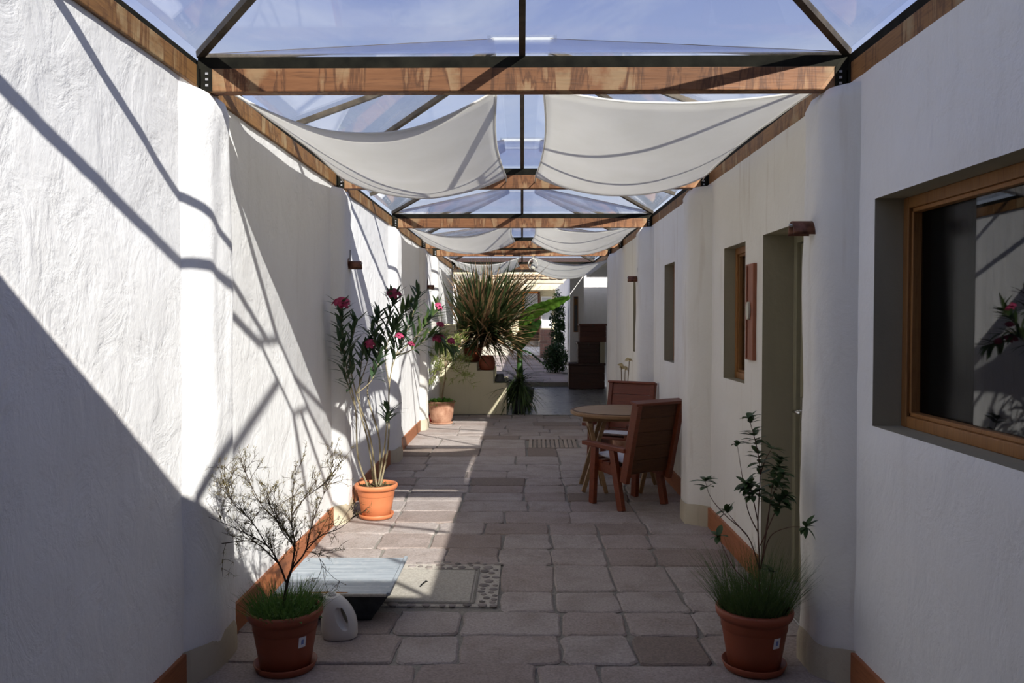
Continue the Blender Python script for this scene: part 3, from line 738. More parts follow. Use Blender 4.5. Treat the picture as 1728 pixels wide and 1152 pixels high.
MB().lathe([(.40, zt-.045), (.445, zt-.04), (.458, zt-.03), (.46, zt-.012), (.452, zt-.002), (.44, zt)], 56).build('tabletop', 'table_wood', tb, False)
MB().lathe([(.447, zt-.001), (.449, zt+.001), (.425, zt+.001), (.423, zt-.001)], 56, close=False).build('rim_inlay', 'chair_back_wood', tb, True)
for y in (-.17, .17): MB().box(-.36, .36, y-.025, y+.025, zt-.085, zt-.046).build('batten', 'table_wood', tb, False, .004)
for s in (-1, 1):
    MB().box(s*.30-.02, s*.30+.02, -.30, .30, zt-.125, zt-.086).build('batten', 'table_wood', tb, False, .004)
    for y in (-.17, .17):
        MB().bar((s*.30, y, zt-.087), (s*.15, y-.012, 0), .036, .05, (0, 1, 0)).build('leg', 'table_wood', tb, False, .004)
        MB().bar((s*.16, y+.042, zt-.087), (s*.35, y+.042, 0), .036, .05, (0, 1, 0)).build('leg', 'table_wood', tb, False, .004)

# ------------------------------------------------------------------ metal box and jug on the floor
bx = thing('metal_box', 'low grey galvanised metal box with weathered top and dark tapering base', 'box', (-.965, 4.44, .006))
m = MB(); zt = .148; A = [(-.29, -.31), (.29, -.31), (.29, .31), (-.29, .31)]; B = [(-.19, -.24), (.19, -.24), (.19, .24), (-.19, .24)]
m.add([(x, y, 0) for x, y in B]+[(x, y, zt) for x, y in A], [(3, 2, 1, 0), (0, 1, 5, 4), (1, 2, 6, 5), (2, 3, 7, 6), (3, 0, 4, 7)]); m.build('tapered_base', 'galvanised_dark', bx)
MB().box(-.295, .295, -.32, .32, zt, zt+.010).build('top_sheet', 'galvanised', bx, False, .003)
MB().box(.282, .300, -.322, .322, zt+.002, zt+.020).build('side_lip', 'galvanised', bx, False, .003)
MB().box(-.295, .282, -.328, -.318, zt-.002, zt+.013).build('front_lip', 'cover_concrete', bx, False, .003)
m = MB(); m.v = [Vector((-.02+.10*math.cos(2*math.pi*i/14)*(1+.2*math.sin(i*2.1)), -.300+.013*math.sin(2*math.pi*i/14), zt+.0108)) for i in range(14)]; m.f = [tuple(range(14))]; m.build('rust_patch', 'rust', bx)

def jug():
    t = thing('plastic_jug', 'off-white plastic jug with moulded handle beside the shrub pot', 'jug', (P(573, 1078, 3.98).x, 3.98, 0), math.radians(8))
    n = 40; prof = [(0, .066, .050, .004), (.006, .079, .062, .004), (.02, .085, .067, .003), (.06, .087, .068, .0), (.10, .084, .066, -.004), (.14, .074, .061, -.012), (.17, .062, .054, -.021), (.192, .049, .046, -.03), (.204, .040, .040, -.035), (.208, .030, .032, -.036)]
    vs = []; fs = []
    for z, a, b, off in prof:
        for k in range(n):
            th = 2*math.pi*k/n; c, s_ = math.cos(th), math.sin(th); e = .75
            vs.append((a*abs(c)**e*(1 if c > 0 else -1)+off, b*abs(s_)**e*(1 if s_ > 0 else -1), z))
    for j in range(len(prof)-1):
        for k in range(n): fs.append((j*n+k, j*n+(k+1) % n, (j+1)*n+(k+1) % n, (j+1)*n+k))
    fs.append(tuple(range(n))[::-1]); fs.append(tuple((len(prof)-1)*n+k for k in range(n)))
    body = mesh_obj('body', vs, fs, 'white_plastic', t, True); cuts = []
    bm = bmesh.new(); bmesh.ops.create_uvsphere(bm, u_segments=28, v_segments=18, radius=1)     # hollow moulded around the handle
    Mx = Matrix.Translation((.014, -.074, .112)) @ Matrix.Rotation(-.38, 4, 'Y') @ Matrix.Diagonal((.027, .036, .066, 1)); bm.transform(Mx)
    me = bpy.data.meshes.new('cut'); bm.to_mesh(me); bm.free(); o1 = bpy.data.objects.new('cut', me); COL.objects.link(o1); o1.parent = t; cuts.append(o1)
    k = 24; cv2 = []
    for y in (-.2, .2):
        for i in range(k):
            a = 2*math.pi*i/k; q = Matrix.Rotation(-.38, 3, 'Y') @ Vector((.0105*math.cos(a), 0, .042*math.sin(a))); cv2.append(Vector((.027, y, .122))+q)
    cuts.append(mesh_obj('cut', cv2, [tuple(range(k)), tuple(range(k, 2*k))[::-1]]+[(i, k+i, k+(i+1) % k, (i+1) % k) for i in range(k)], 'white_plastic', t))
    bpy.context.view_layer.update()
    for c in cuts:
        bm = bmesh.new(); bm.from_mesh(c.data); bmesh.ops.recalc_face_normals(bm, faces=bm.faces); bm.to_mesh(c.data); bm.free()
        bo = body.modifiers.new('hole', 'BOOLEAN'); bo.operation = 'DIFFERENCE'; bo.object = c; bo.solver = 'EXACT'
    dg = bpy.context.evaluated_depsgraph_get(); nm = bpy.data.meshes.new_from_object(body.evaluated_get(dg)); body.modifiers.clear(); body.data = nm
    for c in cuts: bpy.data.objects.remove(c)
    bv = body.modifiers.new('soft', 'BEVEL'); bv.width = .005; bv.segments = 3; bv.limit_method = 'ANGLE'; bv.angle_limit = .7
    MB().lathe([(.020, .206), (.022, .207), (.022, .217), (.018, .217), (.017, .208)], 20, (-.036, 0, 0)).build('neck', 'white_plastic', t, True)
jug()

# ------------------------------------------------------------------ pots
def plastic_pot(t, mat, Rr=.165, H=.255, sticker=None):
    k = Rr/.165; h = H
    MB().lathe([(.098*k, .012), (.112*k, .02), (.128*k, h*.42), (.146*k, h*.80), (.150*k, h*.84), (.158*k, h*.85), (.166*k, h*.90), (.168*k, h*.97), (.163*k, h), (.150*k, h), (.146*k, h*.93), (.142*k, h*.86)], 48).build('pot', mat, t, True)
    MB().lathe([(.118*k, 0), (.128*k, .004), (.140*k, .034), (.136*k, .036), (.124*k, .010), (.02, .008)], 40).build('saucer', mat, t, True)
    m = MB(); n = 26; m.v = [Vector((0, 0, h*.90))]
    for j in (1, 2, 3):
        m.v += [Vector((.145*k*j/3*math.cos(2*math.pi*i/n), .145*k*j/3*math.sin(2*math.pi*i/n), h*.89+R.uniform(-.004, .008))) for i in range(n)]
    m.f = [(0, 1+i, 1+(i+1) % n) for i in range(n)]
    for j in range(2): m.f += [(1+j*n+i, 1+(j+1)*n+i, 1+(j+1)*n+(i+1) % n, 1+j*n+(i+1) % n) for i in range(n)]
    m.build('soil', 'soil', t, True)
    m = MB(); m.lathe([(.1395*k, h*.66), (.1425*k, h*.675), (.1435*k, h*.69)], 48, close=False); m.build('groove_ring', mat, t, True)
    if sticker:
        a0, zc = sticker; m = MB(); nn = 5; w = .036
        for z in (-.024, .024):
            r = .128*k+(.146-.128)*k*((zc+z)/h-.42)/.38+.0016
            for i in range(nn+1):
                a = a0+(i/nn-.5)*w/r; m.v.append(Vector((r*math.cos(a), r*math.sin(a), zc+z)))
        m.f = [(i, i+1, nn+2+i, nn+1+i) for i in range(nn)]; st = m.build('sticker', 'sticker_white', t)
        m = MB()
        for z in (-.010, .012):
            r = .128*k+(.146-.128)*k*((zc+z)/h-.42)/.38+.0026
            for i in range(3):
                a = a0+(i/2-.5)*.013/r; m.v.append(Vector((r*math.cos(a), r*math.sin(a), zc+z)))
        m.f = [(i, i+1, 4+i, 3+i) for i in range(2)]; m.build('sticker_print', 'sticker_blue', st)
    return h*.9
def grass(t, z0, r, n, hmin, hmax, mat, name='grass', lean=.35, w=.004, out=1.0):
    m = MB()
    for _ in range(n):
        a = R.uniform(0, 2*math.pi); q = r*math.sqrt(R.random()); b = Vector((q*math.cos(a), q*math.sin(a), z0)); h = R.uniform(hmin, hmax)
        d = Vector((math.cos(a)*q/r*lean*out+R.gauss(0, lean*.5), math.sin(a)*q/r*lean*out+R.gauss(0, lean*.5), 1)).normalized(); s = Vector((-math.sin(a), math.cos(a), 0)); s = Vector((R.uniform(-1, 1), R.uniform(-1, 1), 0)).normalized()
        k = len(m.v); ww = w*R.uniform(.6, 1.3); cur = R.uniform(.05, .35)
        for i in range(4):
            u = i/3; p = b+d*h*u+Vector((d.x, d.y, -.25))*h*cur*u*u; wd = ww*(1-u*.85)
            m.v += [p-s*wd/2, p+s*wd/2]
        m.f += [(k+2*i, k+2*i+1, k+2*i+3, k+2*i+2) for i in range(3)]
    o = m.build(name, mat, t); o['kind'] = 'stuff'; return o
def cover(t, z0, r, n, mat, size=.014, hgt=.05, name='ground_cover'):
    m = MB()
    for _ in range(n):
        a = R.uniform(0, 6.283); q = r*math.sqrt(R.random()); p = Vector((q*math.cos(a), q*math.sin(a), z0+R.random()*hgt*(1.1-q/r*.6)))
        vs, fs = leaf_geo(size*R.uniform(.7, 1.4), size*.8, 2, .1); M = orient(p, (R.uniform(-1, 1), R.uniform(-1, 1), R.uniform(-.3, .6)))
        m.add([M @ v for v in vs], fs)
    o = m.build(name, mat, t); o['kind'] = 'stuff'; return o

PIL = [(-1, 3.40, 3.92, .10), (-1, 6.12, 6.52, .11), (-1, 8.78, 9.26, .11), (-1, 11.42, 11.88, .11), (-1, 12.98, 13.32, .12), (1, 3.46, 3.86, .15), (1, 6.14, 6.52, .18)]
def clear(p):
    lo, hi = XL+.025, XR-.02
    for sd, a, b, q in PIL:
        if a-.02 < p.y < b+.02:
            if sd < 0: lo = XL+q
            else: hi = XR-q
    return lo < p.x < hi or (4.05 < p.y < 4.84 and p.x < XR+.15)
# --- potted bare shrub (front, by the sunlit wall)
p0 = F(482, 1126); t = thing('potted_shrub', 'bare twiggy shrub over green grass in a dark terracotta pot', 'potted plant', p0)
zs = plastic_pot(t, 'terracotta_dark', .163, .27, (math.radians(-42), .15))
grass(t, zs, .148, 900, .05, .15, 'grass_green', lean=.6, w=.005); cover(t, zs-.01, .155, 420, 'grass_green', .02, .07)
def pp(x, y, dd=0): return P(x, y, p0.y+dd)-p0
def twig_tree(t, chains, r0, mat, leafmat, sub=(5, 9), leaf=.010, nleaf=5, sublen=(.06, .18), seed=1):
    rr = random.Random(seed); wood_m = MB(); lv = MB()
    def leaves(p, d, n):
        for _ in range(n):
            dd = (d+Vector((rr.gauss(0, .8), rr.gauss(0, .8), rr.gauss(0, .7)))).normalized(); vs, fs = leaf_geo(leaf*rr.uniform(.7, 1.4), leaf*.55, 1, .0)
            M = orient(p+Vector((rr.gauss(0, .004), rr.gauss(0, .004), rr.gauss(0, .004))), dd, (rr.random(), rr.random(), 1)); lv.add([M @ v for v in vs], fs)
    for pts, ra, rb, dens in chains:
        c = catmull(pts, 5); n = len(c); wood_m.tube(c, [ra+(rb-ra)*i/(n-1) for i in range(n)], 5)
        if not dens: continue
        for _ in range(int(rr.randint(*sub)*dens)):
            i = rr.randint(max(1, n//4), n-1); base = c[i]; d0 = (c[i]-c[i-1]).normalized()
            d = (d0+Vector((rr.gauss(0, .55), rr.gauss(0, .55), rr.gauss(.15, .45)))).normalized(); L = rr.uniform(*sublen)
            q = [base]; 
            for k in range(4): d = (d+Vector((rr.gauss(0, .14), rr.gauss(0, .14), rr.gauss(.05, .12)))).normalized(); q.append(q[-1]+d*L/4)
            if not all(clear(t.location+w_) for w_ in q): continue
            wood_m.tube(q, [.0017, .0014, .0012, .001, .0008], 4)
            for k in range(1, 5):
                if rr.random() < .8: leaves(q[k], d, int(nleaf*rr.random()*dens*.9+1))
            for _2 in range(2):
                b2 = q[rr.randint(1, 3)]; d2 = (d+Vector((rr.gauss(0, .7), rr.gauss(0, .7), rr.gauss(0, .5)))).normalized(); e = b2+d2*L*.45
                if not clear(t.location+e+d2*.02): continue
                wood_m.tube([b2, (b2+e)/2+Vector((0, 0, .004)), e], [.0012, .001, .0007], 4); leaves(e, d2, rr.randint(1, nleaf)); leaves((b2+e)/2, d2, rr.randint(0, nleaf))
    wood_m.build('branches', mat, t, True); o = lv.build('foliage', leafmat, t); o['kind'] = 'stuff'
B0 = pp(478, 1030); B1 = pp(484, 985); B2 = pp(492, 960)
ch = [([B0, B1, B2], .0085, .006, 0),
      ([B2, pp(497, 920, .02), pp(492, 870, .04), pp(499, 785, .05)], .005, .0012, 1.1), ([B1, pp(470, 950, -.02), pp(450, 920, -.05), pp(405, 895, -.1), pp(352, 872, -.12)], .005, .001, 1.6),
      ([B2, pp(515, 930, .04), pp(528, 880, .08), pp(560, 800, .1)], .0048, .001, 1.0), ([pp(497, 920, .02), pp(470, 880, .0), pp(440, 850, .03), pp(408, 782, .05)], .0036, .001, 1.3),
      ([pp(470, 950, -.02), pp(430, 915, .03), pp(390, 915, .04), pp(350, 925, .02), pp(345, 965, .0)], .0036, .001, 1.7), ([pp(515, 930, .04), pp(540, 905, .02), pp(575, 890, -.02), pp(600, 868, -.05)], .003, .001, .7),
      ([pp(492, 870, .04), pp(515, 840, .06), pp(548, 815, .08), pp(562, 790, .1)], .003, .001, .9), ([pp(450, 920, -.05), pp(425, 880, -.1), pp(395, 850, -.12), pp(385, 830, -.12)], .003, .001, 1.6),
      ([B2, pp(500, 930, -.06), pp(475, 895, -.12), pp(455, 850, -.14)], .003, .001, 1.4), ([pp(515, 930, .04), pp(535, 935, .08), pp(545, 960, .1)], .002, .001, .5)]
twig_tree(t, ch, .008, 'bark_dark', 'leaf_small', (15, 20), .019, 8, (.06, .16), 5)

# --- potted laurel (front, by the olive door)
p0 = F(1272, 1126); t = thing('potted_laurel', 'slender leafy shrub over tall grass in a terracotta pot with sticker', 'potted plant', p0)
zs = plastic_pot(t, 'terracotta_dark', .166, .275, (math.radians(-62), .155))
grass(t, zs, .145, 1000, .11, .29, 'grass_dark', lean=.42, w=.0032); grass(t, zs, .13, 260, .22, .36, 'grass_dark', 'tall_grass', .55, .0028)
stems = [[(1280, 1050, 0), (1282, 960, 0), (1279, 880, .02), (1283, 800, .02), (1276, 750, .02), (1264, 706, .02)], [(1282, 960, 0), (1262, 905, -.03), (1225, 870, -.06), (1200, 840, -.08), (1190, 812, -.08)],
         [(1285, 950, 0), (1300, 905, -.06), (1330, 890, -.14), (1360, 889, -.22)], [(1284, 960, .02), (1296, 880, .05), (1304, 815, .06), (1318, 776, .06)], [(1280, 900, .02), (1262, 860, .03), (1252, 800, .02), (1244, 750, .02)],
         [(1283, 920, -.02), (1310, 860, -.04), (1326, 835, -.05)], [(1279, 880, .02), (1268, 830, -.02), (1258, 815, -.03)], [(1283, 1000, 0), (1240, 960, -.06), (1212, 905, -.08)], [(1284, 960, 0), (1300, 850, -.03), (1322, 800, -.04)],
         [(1262, 905, -.03), (1240, 880, 0), (1225, 862, .02)], [(1290, 1040, .03), (1300, 985, .03), (1305, 965, .03)], [(1283, 800, .02), (1292, 775, .05), (1302, 757, .06)]]
wm = MB(); LM = [leaf_mesh('leaf', 'leaf_laurel', .066, .027, 4, dr, .2) for dr in (.1, .25, .4)]
dense = {0: .75, 3: .9, 5: .9, 6: 1, 8: .8}
for si, st in enumerate(stems):
    c = catmull([pp(*q) for q in st], 6); n = len(c); wm.tube(c, [(.0045 if si == 0 else .003)*(1-.7*i/(n-1)) for i in range(n)], 5)
    lo = {0: .5, 3: .5, 5: .4, 6: .4, 8: .45}.get(si, .9)
    for i in range(n):
        if i/(n-1) < lo: continue
        d = (c[i]-c[i-1]).normalized(); nl = 8 if i == n-1 else (5 if R.random() < dense.get(si, .3) else 0)
        for k in range(nl):
            a = R.uniform(0, 6.283); s1 = d.orthogonal().normalized(); s2 = d.cross(s1); o = s1*math.cos(a)+s2*math.sin(a)
            M_ = orient(c[i], d*R.uniform(.1, .7)+o, (0, 0, 1), R.uniform(.65, 1.1))
            if clear(p0+M_ @ Vector((0, .066, 0))): inst(R.choice(LM), 'leaf', t, M_)
wm.build('stems', 'stem_red', t, True)

# --- oleander
p0 = F(635, 872); t = thing('potted_oleander', 'tall oleander with pink flowers in a bright terracotta pot', 'potted plant', p0)
zs = plastic_pot(t, 'terracotta_bright', .165, .265); cover(t, zs-.005, .145, 260, 'leaf_small', .018, .03)
st = [[(622, 825, -.03), (604, 770, -.12), (600, 690, -.22), (585, 620, -.36), (577, 560, -.44), (575, 520, -.48)], [(632, 828, .02), (622, 750, .03), (606, 680, .02), (612, 600, .02), (624, 585, .0)],
      [(640, 828, 0), (655, 750, .03), (657, 650, .04), (668, 600, .05), (690, 550, .06), (706, 498, .06)], [(636, 826, -.02), (625, 740, -.08), (601, 665, -.2), (590, 600, -.3), (600, 545, -.32)],
      [(640, 826, .04), (640, 740, .06), (620, 660, .08), (640, 590, .1), (660, 520, .1), (663, 503, .1)], [(657, 650, .04), (650, 600, .0), (662, 560, -.02), (676, 560, -.02)], [(601, 665, -.2), (620, 610, -.05), (634, 560, .04), (640, 530, .04)],
      [(668, 600, .05), (700, 570, .1), (725, 540, .12), (739, 524, .12)], [(668, 600, .05), (695, 590, .0), (722, 570, .0), (735, 565, 0)], [(637, 828, .03), (648, 760, .0), (652, 720, -.02), (655, 695, -.02)], [(600, 690, -.22), (585, 640, -.38), (572, 575, -.5)],
      [(657, 650, .04), (665, 590, .1), (672, 540, .14), (690, 520, .15)], [(601, 665, -.2), (628, 640, -.15), (640, 600, -.1), (628, 560, -.1)], [(700, 570, .1), (728, 560, .15), (742, 575, .16), (760, 582, .16)]]
wm = MB(); LM = [leaf_mesh('leaf', 'leaf_oleander', .155, .029, 5, dr, .2) for dr in (.05, .2, .35)]; LL = [leaf_mesh('leaf', 'leaf_oleander_light', .155, .029, 5, dr, .2) for dr in (.1, .3)]
OL = []
for si, s in enumerate(st):
    c = catmull([pp(*q) for q in s], 6); n = len(c); wm.tube(c, [(.0085 if s[0][1] > 800 else .005)*(1-.72*i/(n-1)) for i in range(n)], 6)
    lo = .55 if s[0][1] > 800 else .3
    if si == 9: lo = .72
    light = si in (7, 8, 11, 13)
    for i in range(1, n):
        if i/(n-1) < lo: continue
        d = (c[i]-c[i-1]).normalized(); a0 = R.uniform(0, 6.283)
        for k in range(3 if i < n-1 else 7):
            a = a0+k*2.09+R.gauss(0, .2); s1 = d.orthogonal().normalized(); s2 = d.cross(s1); o = s1*math.cos(a)+s2*math.sin(a)
            M_ = orient(c[i], d*R.uniform(.7, 1.7)+o, (0, 0, 1), R.uniform(.7, 1.05))
            if clear(p0+M_ @ Vector((0, .145, 0))): OL.append((R.choice(LL if light and R.random() < .75 else LM), M_))
wm.build('stems', 'bark_pale', t, True)
R.shuffle(OL)
for src, M_ in OL[:300]: inst(src, 'leaf', t, M_)
for set_, mt in ((LM, 'leaf_oleander'), (LL, 'leaf_oleander_light')):
    m = MB()
    for src, M_ in OL[300:]:
        if src in set_: m.add([M_ @ v.co for v in src.vertices], [tuple(p.vertices) for p in src.polygons])
    tag(m.build('inner_leaves', mt, t, True), kind='stuff')
def flower(t, p, size, mat, n=7):
    m = MB(); rr = R
    for _ in range(n):
        c = Vector((rr.gauss(0, .5), rr.gauss(0, .5), rr.gauss(0, .3)))*size*.55; ax = (c+Vector((0, -.3, .6))*size).normalized(); s1 = ax.orthogonal().normalized(); s2 = ax.cross(s1)
        for k in range(5):
            a = k*1.2566; o = s1*math.cos(a)+s2*math.sin(a); vs, fs = leaf_geo(size*.62, size*.42, 3, .5, .2, prof=lambda q: .25+.9*math.sin(math.pi*min(1, q*.8+.05)))
            M = orient(c, o+ax*.35, ax); m.add([M @ v for v in vs], fs)
    o = m.build('flower', mat, t, True); o.location = p
for x, y, dd, s, mt in ((575, 508, -.50, .074, 'petal_pink'), (663, 494, .08, .070, 'petal_dusk'), (624, 577, -.10, .058, 'petal_pink'), (676, 566, -.12, .040, 'petal_pink'), (739, 517, -.02, .044, 'petal_pink'),
                        (742, 546, -.02, .040, 'petal_dusk'), (741, 569, -.02, .054, 'petal_dusk'), (761, 574, -.02, .040, 'petal_dusk'), (693, 580, -.10, .036, 'petal_dusk')):
    flower(t, pp(x, y, dd), s, mt)

# --- aged pot with small tree, red object
p0 = F(745, 714); t = thing('potted_tree', 'small pale-leaved tree in an aged round clay pot by the planter', 'potted plant', p0)
MB().lathe([(.125, .0), (.138, .02), (.165, .09), (.182, .18), (.189, .26), (.190, .29), (.200, .295), (.202, .325), (.194, .335), (.178, .33), (.172, .29)], 40).build('pot', 'terracotta_aged', t, True)
MB().lathe([(.15, 0), (.165, .002), (.175, .022), (.168, .024), (.12, .012)], 36).build('saucer', 'terracotta_aged', t, True)
MB().lathe([(.17, .29), (.1, .30), (.01, .305)], 24).build('soil', 'soil', t, True); cover(t, .30, .19, 620, 'leaf_cover', .045, .07)
tp = pp(752, 620)
ch = [([Vector((0, 0, .29)), Vector((.03, 0, .55)), pp(751, 640), tp], .014, .009, 0)]
for x, y, dd in ((730, 600, .1), (742, 580, -.1), (760, 590, .05), (775, 605, 0), (738, 625, -.1), (770, 580, .15), (752, 575, .0), (783, 635, .0), (730, 640, .05)):
    e = pp(x, y, dd); ch.append(([tp, (tp+e)/2+Vector((0, 0, .04)), e], .006, .002, 1.0))
twig_tree(t, ch, .01, 'twig_tan', 'leaf_citrus', (14, 18), .065, 6, (.10, .26), 9)
m = MB(); m.lathe([(.02, 0), (.055, .012), (.078, .05), (.082, .085), (.07, .115), (.05, .13), (.048, .125), (.05, .11)], 24)
o = m.build('red_pot', 'red_glaze', None, True); o.location = P(728, 709, 12.35).xy.to_3d(); o.location.z = 0; tag(o, 'small glossy red pot tucked beside the aged clay pot', 'pot')

# ------------------------------------------------------------------ stepped planter and its plants
PY = 13.36
def px_(x): return P(x, 600, PY).x
def pz_(y): return P(850, y, PY).z
sp = thing('stepped_planter', 'cream plastered planter wall with steps coming down', 'planter', (0, PY, 0))
SX = [XL+.02, px_(767), px_(782), px_(805), px_(833), px_(855)]; SZ = [pz_(547), pz_(586), pz_(612), pz_(625), pz_(646)]
out = [(SX[0], 0)]
for k in range(5): out += [(SX[k], SZ[k]), (SX[k+1], SZ[k])]
out.append((SX[5], 0)); m = MB(); k = len(out)
for y in (0, 1.5): m.v += [Vector((x, y, z)) for x, z in out]
m.f = [tuple(range(k))[::-1], tuple(range(k, 2*k))]+[(i, (i+1) % k, k+(i+1) % k, k+i) for i in range(k)]
m.build('wall_body', 'plaster_yellow', sp, False, .012)
S1, S2, S3 = pz_(646), pz_(625), pz_(612)
o = tag(MB().lathe([(.10, 0), (.125, .02), (.14, .10), (.125, .19), (.105, .22), (.11, .235), (.095, .235), (.09, .2)], 28).build('clay_pot', 'terracotta_dark', None, True), 'round red clay pot on the second planter step', 'pot'); o.location = (px_(821), PY+.17, S2)
o = tag(MB().lathe([(.06, 0), (.085, .02), (.075, .09), (.055, .13), (.06, .14), (.05, .14), (.045, .1)], 20).build('grey_pot', 'pot_grey', None, True), 'small dark grey pot on the lowest planter step', 'pot'); o.location = (px_(843), PY+.14, S1)
# spiky strap-leaved plant standing on the step
sk = thing('spiky_plant', 'huge spiky strap-leaved plant with brown dry tips on the planter', 'plant', (px_(792), PY+.40, S3+.002))
MB().lathe([(.13, 0), (.16, .03), (.185, .20), (.195, .23), (.175, .23), (.16, .18)], 30).build('pot', 'terracotta_dark', sk, True)
MB().tube([(0, 0, .18), (.06, 0, .30), (.14, .0, .42)], [.07, .055, .05], 8).build('trunk', 'twig_tan', sk, True)
MB().tube([(0, 0, .18), (.16, .02, .26), (.36, .0, .35)], [.06, .045, .04], 8).build('trunk', 'twig_tan', sk, True)
strap = lambda q: (.55+.45*math.sin(math.pi*min(1, q*1.1)))*(1-q**4)+.02
SG = [leaf_mesh('leaf', 'leaf_strap_tip', 1.62, .048, 9, dr, .3, strap, tw) for dr, tw in ((.04, .2), (.12, -.3), (.25, .4), (.45, .2))]
SD = [leaf_mesh('leaf', 'leaf_strap_dry', 1.62, .034, 9, dr, .35, strap, tw) for dr, tw in ((.12, .5), (.4, -.6), (.7, .4), (1.1, -.3))]
so_ = sk.location.copy()
def strap_leaf(hc, big):
    while True:
        a = R.uniform(0, 6.283); el = math.radians(R.triangular(-25, 89, 66)); d = Vector((math.cos(a)*math.cos(el), math.sin(a)*math.cos(el)*.8, math.sin(el)))
        dry = R.random() < (.45 if el < .35 else .24); src = R.choice(SD[:4] if el > 0 else SD[1:]) if dry else R.choice(SG if el > .6 else SG[1:])
        sc = R.uniform(.55, 1.06)*big*(1 if el > .6 else .86 if el > .2 else .66); b = hc+Vector((0, 0, R.uniform(-.12, .06))); tip = so_+b+d.normalized()*1.58*sc
        M = orient(b, d, (0, 0, 1), sc); low = so_+M @ Vector(src.vertices[-2].co)
        if tip.x < -1.36 or low.x < -1.36 or tip.z > 2.62 or (tip.z > 2.4 and tip.y > 14.2) or (tip.z > 2.5 and tip.y < 13.2): 
            if R.random() < .985: continue
            M = orient(b, Vector((.2, -.5, .6)), (0, 0, 1), .6)
        if tip.x > .48 or low.x > .48 or low.z < .58: continue
        if low.z < .78 and low.x < px_(805)+.02 and low.y > PY-.05: continue
        return src, M
heads = [(Vector((.16, .0, .42)), 180, 1.1, 460), (Vector((.38, .0, .36)), 80, 1.05, 240), (Vector((-.08, .0, .36)), 40, .85, 140)]
gm, dm_ = MB(), MB()
for hc, cnt, big, extra in heads:
    for k in range(cnt):
        src, M = strap_leaf(hc, big); inst(src, 'leaf', sk, M)
    for k in range(extra):
        src, M = strap_leaf(hc, big*.92); (gm if src in SG else dm_).add([M @ v.co for v in src.vertices], [tuple(p.vertices) for p in src.polygons])
tag(gm.build('inner_leaves', 'leaf_strap', sk, True), kind='stuff'); tag(dm_.build('dry_inner_leaves', 'leaf_strap_dry', sk, True), kind='stuff')
# banana plant
bp = thing('banana_plant', 'banana plant with broad ribbed green leaves beside the spiky plant', 'plant', (-.02, 15.1, 0))
MB().lathe([(.17, 0), (.21, .03), (.24, .26), (.25, .30), (.22, .30), (.2, .25)], 28).build('pot', 'pot_grey', bp, True)
MB().tube([(0, 0, .2), (-.02, 0, .6), (-.03, 0, 1.05)], [.075, .06, .045], 10).build('stem', 'leaf_banana_dark', bp, True)
def banana(pts, W, mat, tilt=0):
    c = catmull([Vector(p) for p in pts], 10); n = len(c); m = MB(); mid = MB()
    for i, p in enumerate(c):
        u = i/(n-1); d = (c[min(i+1, n-1)]-c[max(i-1, 0)]).normalized(); sx = d.cross(Vector((math.sin(tilt), .35, math.cos(tilt)))).normalized(); up = sx.cross(d)
        w = W/2*(max(0, math.sin(math.pi*min(1, max(0, (u-.16)/.84)*.94+.03)))**.6 if u > .16 else .03)
        for k in (-2, -1, 0, 1, 2):
            m.v.append(p+sx*w*k/2+up*(-.10*w*abs(k)+.012*math.sin(i*1.9)*abs(k)*.5))
    for i in range(n-1):
        for k in range(4): a = i*5+k; m.f.append((a, a+1, a+6, a+5))
    o = m.build('leaf', mat, bp, True); MB().tube(c, [.012*(1-.8*i/(n-1)) for i in range(n)], 5).build('midrib', mat, o, True)
bo = Vector((-.02, 15.1, 0))
def bq(x, y, d): return P(x, y, d)-bo
banana([(-.03, 0, 1.0), bq(882, 548, 14.5), bq(900, 525, 14.0), bq(930, 512, 13.75), bq(961, 500, 13.6)], .27, 'leaf_banana', .55)
banana([(-.03, 0, .95), bq(872, 585, 14.6), bq(890, 560, 14.2), bq(912, 540, 14.0)], .26, 'leaf_banana_dark', .5)
banana([(-.03, 0, .9), bq(880, 590, 14.5), bq(897, 596, 14.2), bq(912, 608, 14.1), bq(927, 621, 14.0)], .17, 'leaf_banana_dark', .3)
banana([(-.03, 0, 1.0), bq(862, 570, 14.6), bq(850, 550, 14.3), bq(838, 556, 14.1)], .24, 'leaf_banana', .2)
# arching grass-like plant next to the lowest step
ap = thing('arching_plant', 'bushy arching grass-leaved plant at the end of the planter', 'plant', (-.045, 13.66, 0))
MB().lathe([(.09, 0), (.11, .02), (.13, .20), (.14, .23), (.125, .23), (.11, .18)], 26).build('pot', 'pot_grey', ap, True)
AG = [leaf_mesh('leaf', 'leaf_strap', .58, .030, 7, dr, .3, strap, .3) for dr in (.5, .9, 1.3)]+[leaf_mesh('leaf', 'leaf_oleander_light', .58, .030, 7, dr, .3, strap, .3) for dr in (.7, 1.1)]
for k in range(230):
    a = R.uniform(0, 6.283); el = math.radians(R.uniform(-15, 70)); d = Vector((math.cos(a)*math.cos(el), math.sin(a)*math.cos(el), math.sin(el)))
    inst(R.choice(AG), 'leaf', ap, orient(Vector((0, 0, R.uniform(.22, .55))), d, (0, 0, 1), R.uniform(.6, 1.0)))

